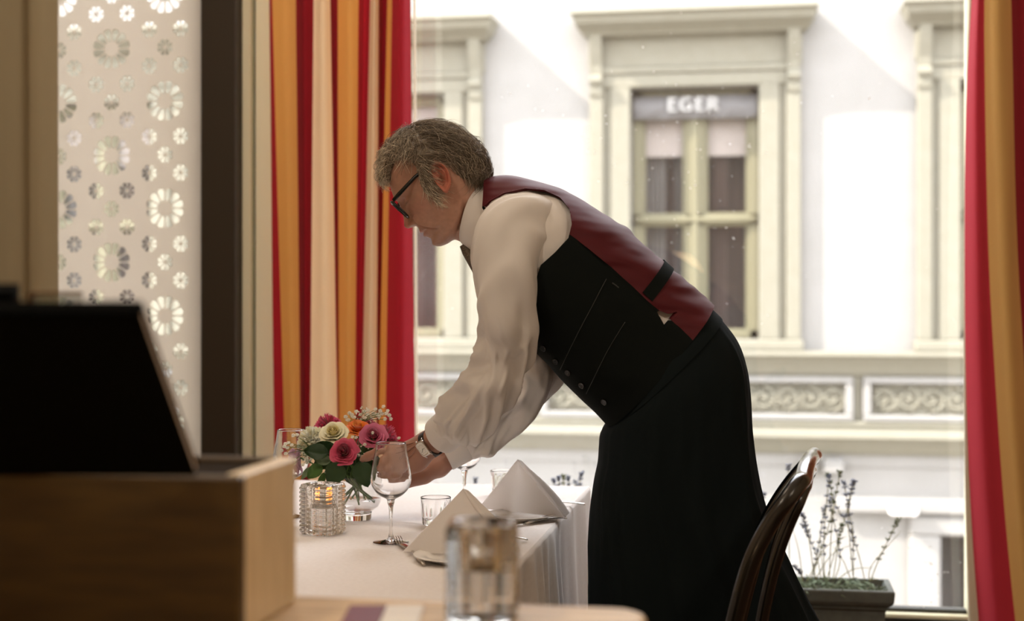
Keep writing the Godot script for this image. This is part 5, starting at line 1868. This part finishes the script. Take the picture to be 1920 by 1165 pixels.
func ear(m: MB, side: float) -> void:
	var nz := noise(0.05, 52, 3)
	var nr := 16
	var na := 44
	var rs := []
	var cols := []
	# image: lobe (839, 368), top (823, 310); in head axes
	for i in nr + 1:
		var r := float(i) / nr
		var row := PackedVector3Array()
		var cr := PackedColorArray()
		for j in na:
			var a := TAU * j / na
			var back := -cos(a)                 # -1 towards the face, +1 towards the back of the head
			var up := sin(a)
			var wid := 16.5 * (1.0 + 0.16 * up) * (1.0 - 0.30 * smoothstep(-0.3, -1.0, up))
			var ex := -back * wid * r * -1.0
			var ey := up * 30.0 * r
			# image x grows to the back of the head, image y downwards; the ear leans back by 16 degrees
			var ix := 831.5 + back * wid * r - 0.27 * ey
			var iy := 339.5 - ey * 0.965
			ex = ix - 835.0; ey = iy - 345.0
			var f := -0.8 * ex + 0.6 * ey
			var u := -0.6 * ex - 0.8 * ey
			var h := 77.0 + 6.0 * r * maxf(back, -0.3) * 1.6
			var rim := smoothstep(-0.85, -0.1, back) if up > -0.75 else 0.6
			h += 5.5 * gauss(r - 0.90, 0.09) * rim
			h -= 4.2 * gauss(r - 0.74, 0.08) * rim * smoothstep(-0.7, 0.0, up)
			h += 3.8 * gauss(r - 0.54, 0.10) * smoothstep(-0.4, 0.4, back) 
			h -= 11.0 * gauss(Vector2(back * r * wid + 1.0, up * 30 * r + 6.0).length() / 10.0, 0.95)
			h -= 5.5 * gauss(Vector2(back * r * wid + 1.0, up * 30 * r - 13.0).length() / 7.0, 0.9)
			h += 5.0 * gauss(Vector2(back * r * wid + 11.0, up * 30 * r + 6.0).length() / 5.0, 0.9)
			if r > 0.96: h -= (6.0 if back > -0.2 else 3.0)
			if i == nr: h = 54.0
			row.append(H(f, u, h * side))
			var c := Color(0.56, 0.20, 0.135).lerp(Color(0.43, 0.23, 0.16), 0.7 * smoothstep(0.5, 0.0, r))
			cr.append(c * (1.0 + 0.12 * nz.get_noise_3d(f * 2.0, u * 2.0, h)))
		rs.append(row); cols.append(cr)
	m.rows(rs, true, false, false, cols)

# ---- hair
const HAIRLINE := [[-34, 130], [99, 130], [99, 74], [84, 66], [76, 58], [66, 46], [52, 33], [44, 20], [40, 4], [37, -16], [33, -34], [27, -36], [24, -22], [21, -6], [17, 8], [10, 32], [-4, 38], [-16, 30], [-22, 8], [-28, -18], [-34, -30], [-52, -40], [-62, -50], [-84, -56], [-130, -20], [-130, 130]]

const TEMPLES := [[-34, 130], [99, 130], [99, 86], [62, 86], [50, 86], [36, 77], [26, 66], [28, 50], [32, 38], [40, 22], [43, 4], [40, -16], [34, -34], [27, -36], [24, -22], [21, -6], [17, 8], [10, 32], [-4, 38], [-16, 30], [-22, 8], [-28, -18], [-34, -30], [-52, -40], [-62, -50], [-84, -56], [-130, -20], [-130, 130]]

func hair_depth(f: float, u: float, s: float) -> float:
	# how far the hair stands off the scalp, in head pixels
	var a := atan2(u - 30.0, f - 5.0)
	var d := lerp_table([[-PI, 9], [-2.6, 8], [-2.2, 7], [-1.0, 5], [0.0, 9], [0.35, 16], [0.75, 23], [1.15, 28], [1.6, 20], [2.2, 10], [2.7, 7], [PI, 9]], a)
	return d * (0.55 + 0.45 * gauss(s, 60)) + 3.0

func hair(t: Node3D) -> void:
	var rs := head_rows()
	var nz := noise(0.055, 61, 3)
	var line := PackedVector2Array()
	for q in HAIRLINE: line.append(Vector2(q[0], q[1]))
	var side_line := PackedVector2Array()
	for q in TEMPLES: side_line.append(Vector2(q[0], q[1]))
	# the mass of hair close to the scalp
	var m := MB.new()
	m.coloured = true
	var seeds := []
	var n: int = rs[0].size()
	var val := PackedFloat32Array()
	var last := 165
	for i in last:
		for j in n:
			var p: Vector3 = rs[i][j]
			var e := lerpf(-poly_dist(Vector2(p.x, p.y), line), -poly_dist(Vector2(p.x, p.y), side_line), smoothstep(22.0, 40.0, absf(p.z)))
			if absf(p.z) < 44 and p.x > 40 and p.y < 62: e = minf(e, p.y - 62)
			var nrm := Vector3(p.x - 5, p.y - 28, p.z * 1.2).normalized()
			var lift := hair_depth(p.x, p.y, p.z) * smoothstep(-2.0, 16.0, e) * 0.80
			lift += smoothstep(0.0, 10.0, e) * (4.0 * nz.get_noise_3d(p.x, p.y, p.z) + 2.0 * sin(p.x * 0.33 + p.z * 0.3 + 3.0 * nz.get_noise_3d(p.z, p.x, p.y)))
			var q := p + nrm * (lift - 1.0)
			val.append(e)
			var grey := clampf(0.30 + 0.55 * smoothstep(-30.0, 80.0, p.x) + 0.45 * smoothstep(30.0, -30.0, p.y) * smoothstep(-40.0, 0.0, p.x), 0.0, 1.0)
			m.colour = Color(0.07, 0.05, 0.03).lerp(Color(0.30, 0.24, 0.17), grey)
			m.add(H(q.x, q.y, q.z))
			if e > 1.0: seeds.append([p, nrm, lift, e, grey])
	for i in last - 1:
		for j in n:
			var k := (j + 1) % n
			var ids := [i * n + j, i * n + k, (i + 1) * n + k, (i + 1) * n + j]
			if val[ids[0]] > 0 and val[ids[1]] > 0 and val[ids[2]] > 0 and val[ids[3]] > 0: m.quad(ids[0], ids[1], ids[2], ids[3])
	var ho := part("hair", m.mesh(true, false), M.hair, t)
	# locks and single hairs over it
	var l := MB.new()
	l.coloured = true
	rng.seed = 77
	for k in 8600:
		var sd = seeds[rng.randi() % seeds.size()]
		var p: Vector3 = sd[0]
		if p.z < -30 and rng.randf() < 0.6: continue
		var nrm: Vector3 = sd[1]
		var lift: float = sd[2]
		var e: float = sd[3]
		# combed forwards over the brow, back and down behind
		var flow: Vector3
		if p.x > 20 and p.y > 55: flow = Vector3(0.9, -0.1, 0.15 * signf(p.z))
		elif p.x > 20: flow = Vector3(-0.3, -0.85, 0)
		elif p.y > 60: flow = Vector3(-0.75 if p.x < -10 else 0.45, -0.1, 0.5 * signf(p.z))
		else: flow = Vector3(-0.55, -0.8, 0)
		flow += Vector3(rng.randfn(), rng.randfn(), rng.randfn()) * 0.35
		flow = (flow - nrm * flow.dot(nrm)).normalized()
		var bit := nrm.cross(flow)
		var length := rng.randf_range(20, 58) * (0.55 if e < 8 else 1.0)
		var wild := rng.randf() < 0.08 and p.y > 20
		var curl := rng.randf_range(2.5, 6.5)
		var turns := rng.randf_range(0.25, 0.95)
		if p.x > 20 and p.y > 50:
			length *= 0.55 if e < 26 else 0.8
			curl *= 1.5
			turns += 0.5
		var ph := rng.randf() * TAU
		var path := []
		var rad := []
		var r0 := rng.randf_range(0.26, 0.62) * (0.6 if e < 8 or wild else 1.0)
		var start := p + nrm * (lift * rng.randf_range(0.75, 1.02) - 1.0)
		for i in 9:
			var u := i / 8.0
			var q := start + flow * (length * u) + nrm * ((11.0 if wild else 5.0) * sin(u * PI * 0.75) - length * length * u * u / 230.0)
			q += (bit * sin(ph + u * turns * TAU) + nrm * 0.8 * cos(ph + u * turns * TAU)) * curl * (0.3 + 0.7 * u)
			path.append(H(q.x, q.y, q.z))
			rad.append(r0 * (1.0 - 0.75 * u * u) / HS)
		var g: float = clampf(sd[4] + 0.08 + rng.randf_range(-0.4, 0.4), 0.0, 1.0)
		l.colour = Color(0.10, 0.072, 0.045).lerp(Color(0.80, 0.69, 0.53), g * g) * rng.randf_range(0.8, 1.2)
		l.tube(path, rad, 4, false)
	part("locks", l.mesh(true, false), M.hair, ho).set_meta("kind", "stuff")

# ---- spectacles
func spectacles(t: Node3D) -> void:
	var o := Node3D.new()
	o.name = "eyeglasses"
	t.add_child(o, true)
	for side in [1.0, -1.0]:
		var rim := []
		var lens := []
		for k in 33:
			var a := TAU * k / 32.0
			var y := 9.0 + 20.5 * pw(sin(a), 3.2)
			var s := 33.0 + 27.0 * pw(cos(a), 3.2)
			var f := 97.5 + (y - 9.0) * 0.20 - 0.0010 * pow(s - 8.0, 2.0)
			rim.append(H(f, y, s * side))
			if k < 32: lens.append(H(f, y, s * side))
		var m := MB.new()
		m.tube(rim, 0.0023, 8, false, 1.3)
		part("rim", m.mesh(true, false), M.spectacle, o)
		var g := MB.new()
		g.cap(PackedVector3Array(lens), true)
		part("lens", g.mesh(true, false), M.pane_clear, o)
		var tm := MB.new()
		tm.rows([ring4(H(96, 27, 60 * side), 3.2, 1.4), ring4(H(80, 29.8, 64 * side), 3.7, 1.3), ring4(H(60, 33.2, 66 * side), 3.5, 1.2), ring4(H(38, 37, 66.5 * side), 3.1, 1.2), ring4(H(10, 38, 64 * side), 2.6, 1.2), ring4(H(-4, 30, 62 * side), 2.2, 1.2)], true, true, true)
		part("temple", tm.mesh(), M.spectacle, o)
	var b := MB.new()
	b.tube([H(98, 12, 7), H(100, 14, 0), H(98, 12, -7)], 0.0022, 8)
	part("bridge", b.mesh(), M.spectacle, o)

func ring4(c: Vector3, hu: float, hs: float) -> PackedVector3Array:
	var u := Vector3(-0.6, 0.8, 0) * (hu / HS)
	var s := Vector3(0, 0, hs / HS)
	return PackedVector3Array([c + u + s, c + u - s, c - u - s, c - u + s])

# ---- clothes
func sleeve(pts: Array, seed_: int, rows_: int) -> Array:
	var cs := []; var rr := []
	for q in pts:
		cs.append(P(q[0], q[1], q[2])); rr.append(float(q[3]))
	var nz := noise(1.0, seed_, 1)
	var rs := []
	var ncol := 112
	var run := 0.0
	var prev: Vector3 = cs[0]
	var n := pts.size()
	for i in rows_ + 1:
		var k := minf(float(i) / rows_ * (n - 1), n - 1.0001)
		var c: Vector3 = crom(cs, k)
		run += c.distance_to(prev); prev = c
		var tg: Vector3 = (crom(cs, minf(k + 0.15, n - 1.0001)) - crom(cs, maxf(k - 0.15, 0.0))).normalized()
		var u := tg.cross(Vector3(0, 0, 1)).normalized()
		var w := u.cross(tg).normalized()
		var r: float = crom(rr, k)
		var elbow := gauss(k - 5.6, 1.6)
		var wrist := gauss(k - 8.6, 1.1)
		var amp := 0.0050 + 0.0085 * elbow + 0.0055 * wrist
		var ring := PackedVector3Array()
		for j in ncol:
			var a := TAU * j / ncol
			# long soft folds that wind round the arm, deepest inside the elbow and above the cuff
			var skew := run * 9.0 + 0.9 * sin(a + 0.4)
			var v1 := nz.get_noise_3d(cos(a) * 0.45 + skew * 0.05, sin(a) * 0.45, skew * 0.8)
			var v2 := nz.get_noise_3d(cos(a) * 0.8 + 7.0, sin(a) * 0.8, run * 5.0)
			var v3 := nz.get_noise_3d(cos(a) * 1.0 - 3.0 + skew * 0.1, sin(a) * 1.0, run * 22.0 + 1.6 * sin(a + 0.9))
			var ridge := gauss(v1, 0.30) - 0.4
			var d := amp * (ridge * 2.0 + v2 * 1.1) + 0.0085 * (elbow + 0.9 * wrist) * (gauss(v3, 0.22) - 0.3)
			d += 0.0030 * sin(a * 5.0 + run * 9.0 + seed_) * gauss(k - 3.2, 1.8)
			if k > n - 2.05: d *= 0.25
			ring.append(c + (u * cos(a) + w * sin(a)) * (r + d))
		rs.append(ring)
	for pass_ in 4:
		var soft := rs.duplicate(true)
		for i in range(1, rs.size() - 1):
			for j in ncol: soft[i][j] = (rs[i - 1][j] + rs[i][j] * 2.0 + rs[i + 1][j]) * 0.25
		rs = soft
	return rs

func clothes(t: Node3D) -> void:
	var sh := MB.new()
	sh.rows(wrinkle(loft(TORSO, 90, 0.0, TAU, 120, 0.0), Vector3(14, 9, 6), 0.007, 73), true, true, true)
	var near := [[1012, 424, 0.085, 0.062], [988, 426, 0.118, 0.072], [957, 446, 0.168, 0.0755], [949, 515, 0.203, 0.067], [950, 590, 0.205, 0.061], [950, 645, 0.190, 0.058], [936, 700, 0.165, 0.057], [905, 745, 0.12, 0.054], [876, 774, 0.075, 0.052], [856, 793, 0.035, 0.045], [842, 805, 0.016, 0.0395]]
	var far := [[1020, 434, -0.085, 0.062], [1000, 436, -0.125, 0.076], [985, 460, -0.172, 0.078], [990, 530, -0.205, 0.068], [1002, 600, -0.212, 0.060], [1008, 655, -0.205, 0.056], [998, 708, -0.195, 0.056], [963, 761, -0.187, 0.055], [920, 801, -0.18, 0.051], [884, 827, -0.172, 0.044], [870, 836, -0.168, 0.0385]]
	sh.rows(sleeve(near, 71, 150), true, true, true)
	sh.rows(sleeve(far, 72, 130), true, true, true)
	var so := part("shirt", sh.mesh(true, false), M.shirt, t)
	# cuffs: a double band open at the wrist
	for q in [[near, [858, 790, 0.037], [826, 819, -0.006], 0.0425], [far, [878, 830, -0.172], [834, 854, -0.163], 0.0385]]:
		var a := P(q[1][0], q[1][1], q[1][2]); var b := P(q[2][0], q[2][1], q[2][2])
		var d := (b - a).normalized()
		var u := d.cross(Vector3(0, 0, 1)).normalized()
		var w := u.cross(d)
		var rs := []
		for k in [[0.0, 0.955], [0.02, 0.995], [0.4, 1.01], [0.93, 1.0], [0.99, 0.985], [1.0, 0.955], [0.985, 0.925], [0.5, 0.915], [0.1, 0.91]]:
			var r := PackedVector3Array()
			for j in 56:
				var an := TAU * j / 56.0
				r.append(a.lerp(b, k[0]) + (u * cos(an) * 1.04 + w * sin(an) * 0.94) * (q[3] * k[1] * (1.0 + 0.015 * sin(an * 3.0 + k[0] * 2.0))))
			rs.append(r)
		var c := MB.new()
		c.rows(rs, true)
		part("cuff", c.mesh(true, false), M.shirt, so)
	# collar
	var col := MB.new()
	var crs := []
	for q in [[906, 343, 868, 452, 0.0645, 0.0], [908, 340, 865, 455, 0.0660, 0.2], [914, 342, 872, 464, 0.071, 0.6], [922, 348, 886, 475, 0.078, 1.0], [926, 353, 892, 480, 0.0825, 1.0], [924, 356, 890, 478, 0.080, 1.0]]:
		var B := P(q[0], q[1]); var F := P(q[2], q[3])
		var r := PackedVector3Array()
		for j in 72:
			var a := TAU * j / 72.0
			var p := B.lerp(F, (1.0 - cos(a)) / 2.0)
			var s := absf(sin(a))
			r.append(Vector3(p.x - 0.016 * s * (1.0 - 0.6 * q[5]), p.y + 0.004 * s, q[4] * sin(a)))
		crs.append(r)
	col.rows(crs, true)
	part("collar", col.mesh(true, false), M.shirt, so)
	# tie
	var tie := MB.new()
	var trs := []
	for q in [[871, 458, 0.014, 0.012], [877, 472, 0.018, 0.013], [884, 490, 0.024, 0.010], [892, 508, 0.028, 0.008], [902, 530, 0.032, 0.007], [916, 556, 0.034, 0.006]]:
		var c := P(q[0], q[1])
		var out := Vector3(-0.88, -0.47, 0)
		var r := PackedVector3Array()
		for j in 16:
			var a := TAU * j / 16.0
			r.append(c + out * (q[3] * cos(a)) + Vector3(0, 0, q[2] * 1.5 * sin(a)))
		trs.append(r)
	tie.rows(trs, true, true, true)
	part("tie", tie.mesh(), M.tie, t)
	vest(t)
	apron(t)

func wrinkle(rs: Array, freq: Vector3, amp: float, seed_: int) -> Array:
	var nz := noise(1.0, seed_, 3)
	for i in rs.size():
		var mid := Vector3.ZERO
		for p in rs[i]: mid += p
		mid /= rs[i].size()
		for j in rs[i].size():
			var p: Vector3 = rs[i][j]
			var d := amp * nz.get_noise_3d(p.x * freq.x + p.y * freq.y * 0.4, p.y * freq.y, p.z * freq.z)
			rs[i][j] = p + (p - mid).normalized() * d
	return rs

func vest(t: Node3D) -> void:
	var st := TORSO.duplicate(true)
	st[0] = [908, 346, 900, 520, 0.085]
	st[1] = [952, 344, 915, 556, 0.135]
	var arm := PackedVector2Array([Vector2(902, 392), Vector2(918, 377), Vector2(945, 362), Vector2(985, 353), Vector2(1020, 356), Vector2(1050, 370), Vector2(1068, 392), Vector2(1072, 420), Vector2(1066, 446), Vector2(1040, 474), Vector2(1013, 498), Vector2(1004, 530), Vector2(985, 620), Vector2(930, 640), Vector2(860, 540), Vector2(860, 440)])
	var notch := PackedVector2Array([Vector2(1229, 580), Vector2(1253, 589), Vector2(1274, 584), Vector2(1248, 614)])
	var v := Node3D.new()
	v.name = "vest"
	t.add_child(v, true)
	var s := deg_to_rad(68.0)
	var back := wrinkle(loft(st, 130, -s, s, 90, 0.012), Vector3(3.2, 12, 2.5), 0.015, 81)
	var front := wrinkle(loft(st, 130, s, TAU - s, 130, 0.012), Vector3(5, 6, 5), 0.004, 82)
	# the two cloths meet along the same seam
	for i in back.size():
		front[i][0] = back[i][back[i].size() - 1]
		front[i][front[i].size() - 1] = back[i][0]
	var bo := part("vest_back", sheet_with_holes(back, false, [arm, notch], [arm], 0.012), M.vest_red, v)
	bo.set_meta("label", "burgundy satin back of the vest")
	var fo := part("vest_front", sheet_with_holes(front, false, [arm, notch], [arm], 0.012), M.vest_black, v)
	var strap := loft(st, 10, -1.17, 1.17, 60, 0.0165, 2.35, 6.45, 6.78)
	var sm := MB.new(); sm.rows(strap)
	var inner := loft(st, 10, -1.17, 1.17, 60, 0.011, 2.35, 6.45, 6.78)
	sm.rows(inner)
	part("cinch_strap", sm.mesh(true, false), M.vest_black, bo)
	for q in [[1020, 652], [1043, 677], [1066, 698], [1092, 722], [1134, 753]]:
		var p := on_surface(front, q[0], q[1], 0.002)
		var n := Vector3(-0.55, -0.45, 0.72).normalized()
		var ax := n.cross(Vector3.UP).normalized()
		var b := Basis(ax, n, ax.cross(n))
		var m := MB.new()
		m.ring_lathe([Vector2(0.002, 0.0045), Vector2(0.005, 0.0042), Vector2(0.0062, 0.0052), Vector2(0.0072, 0.0045), Vector2(0.0074, 0.002), Vector2(0.006, 0.0)], 16, p, true, true, b)
		part("button", m.mesh(), M.button, fo)
	for q in [[[1137, 523], [1110, 575], [1080, 632], [1050, 694]], [[1172, 604], [1142, 653], [1120, 696], [1099, 739]], [[1148, 531], [1154, 535], [1160, 540]]]:
		var pth := []
		var q2 := []
		for p in q: q2.append(Vector2(p[0], p[1]))
		for p in smooth_path(q2, 8): pth.append(on_surface(front, p.x, p.y, 0.0012))
		var m := MB.new()
		m.tube(pth, 0.0008 if q.size() > 3 else 0.0016, 6)
		part("stitching" if q.size() > 3 else "maker_tab", m.mesh(), M.thread, fo)

func apron(t: Node3D) -> void:
	var st := [[1290, 548, 1126, 750, 0.180], [1331, 582, 1146, 788, 0.1985], [1358, 610, 1137, 800, 0.202], [1382, 646, 1127, 815, 0.205], [1396, 690, 1125, 838, 0.203], [1402, 745, 1123, 865, 0.199], [1407, 820, 1115, 905, 0.193], [1426, 925, 1108, 965, 0.186], [1464, 1022, 1105, 1045, 0.181], [1500, 1100, 1103, 1112, 0.18], [1540, 1178, 1102, 1180, 0.18], [1592, 1300, 1100, 1300, 0.182], [1625, 1480, 1098, 1480, 0.185]]
	var rs := loft(st, 170, 0.0, TAU, 150, 0.0, 2.3)
	var nz := noise(1.0, 91, 2)
	for i in rs.size():
		var f := clampf((i - 8) / 60.0, 0.0, 1.0)
		var mid := Vector3.ZERO
		for p in rs[i]: mid += p
		mid /= rs[i].size()
		for j in rs[i].size():
			var p: Vector3 = rs[i][j]
			var a: float = TAU * j / rs[i].size()
			var d := 0.011 * f * pow(1.0 - absf(nz.get_noise_3d(cos(a) * 1.7, p.y * 0.75 + 0.5 * p.x, sin(a) * 1.7)) * 1.8, 2.0) - 0.004 * f
			d += 0.006 * f * nz.get_noise_3d(p.x * 12.0, p.y * 3.0, p.z * 12.0)
			rs[i][j] = p + (p - mid).normalized() * d * (0.35 + 0.65 * absf(sin(a)))
	var m := MB.new()
	m.rows(rs, true, true, true)
	var o := part("apron", m.mesh(true, false), M.apron, t)
	# waistband and the pocket flap at the hip
	var band := loft(st, 8, 0.0, TAU, 120, 0.0035, 2.3, 0.05, 1.6)
	var b := MB.new(); b.rows(band, true)
	part("waistband", b.mesh(true, false), M.apron, o)
	for q in [[1225, 1120, 1215, 1560, 0.085], [1330, 1120, 1500, 1540, -0.085]]:
		var l := MB.new()
		l.tube([P(q[0], q[1] + 20, q[4]), P(q[0] * 0.7 + q[2] * 0.3, 1230, q[4]), P((q[0] + q[2]) / 2.0, 1350, q[4]), P(q[2], 1580, q[4])], [0.06, 0.068, 0.07, 0.075], 24)
		part("trouser_leg", l.mesh(), M.trousers, t)

func wristwatch(t: Node3D) -> void:
	var o := Node3D.new()
	o.name = "wristwatch"
	t.add_child(o, true)
	var c := P(806, 833.5, -0.024)
	var along := (P(830, 815, 0.0) - P(782, 846, -0.04)).normalized()
	var across := Vector3(0.58, -0.77, 0.0)
	across = (across - along * across.dot(along)).normalized()
	var n := along.cross(across).normalized()
	if n.z < 0: n = -n
	n = (n + Vector3(-0.05, 0.06, 0)).normalized()
	# strap round the wrist
	var s := MB.new()
	var rs := []
	for k in 41:
		var a := TAU * k / 40.0
		var p := c - n * 0.004 + across * (0.0300 * cos(a)) + n * (0.0275 * sin(a))
		var d := (across * cos(a) + n * sin(a)).normalized()
		rs.append(PackedVector3Array([p + along * 0.008, p + along * 0.008 + d * 0.002, p - along * 0.008 + d * 0.002, p - along * 0.008]))
	s.rows(rs, true)
	part("strap", s.mesh(false, false), M.strap, o)
	var top := c + n * 0.0285
	var rounded := func(hw: float, hl: float, pn: float, h: float) -> PackedVector3Array:
		var r := PackedVector3Array()
		for k in 40:
			var a := TAU * k / 40.0
			r.append(top + along * (hw * pw(cos(a), pn)) + across * (hl * pw(sin(a), pn)) + n * h)
		return r
	var cs := MB.new()
	cs.rows([rounded.call(0.0120, 0.0178, 4.5, -0.003), rounded.call(0.0128, 0.0188, 4.5, 0.0), rounded.call(0.0125, 0.0184, 4.5, 0.004), rounded.call(0.0112, 0.0165, 4.0, 0.006), rounded.call(0.0100, 0.0145, 3.4, 0.006), rounded.call(0.0096, 0.0138, 3.2, 0.0052)], true, true, true)
	part("case", cs.mesh(), M.steel, o)
	var dl := MB.new()
	dl.rows([rounded.call(0.0095, 0.0136, 3.2, 0.0050), rounded.call(0.0095, 0.0136, 3.2, 0.0056)], true, true, true)
	part("dial", dl.mesh(false), M.dial, o)
	for k in 12:
		var a := TAU * k / 12.0
		var d := along * (0.0078 * cos(a)) + across * (0.0112 * sin(a))
		var mk := MB.new()
		mk.tube([top + n * 0.0058 + d * 0.82, top + n * 0.0058 + d], 0.0003, 5)
		part("hour_mark", mk.mesh(), M.spectacle, o)
	for q in [[0.3, 0.006], [2.2, 0.008]]:
		var hd := MB.new()
		hd.tube([top + n * 0.006, top + n * 0.006 + (along * cos(q[0]) + across * sin(q[0])) * q[1]], 0.0004, 5)
		part("hand", hd.mesh(), M.spectacle, o)
	var lug := MB.new()
	for sgn in [-1.0, 1.0]:
		for e in [-1.0, 1.0]:
			lug.tube([top + along * (0.0085 * e) + across * (0.0165 * sgn) + n * 0.002, top + along * (0.0085 * e) + across * (0.0215 * sgn) - n * 0.003], 0.0016, 8)
	part("lugs", lug.mesh(true, false), M.steel, o)
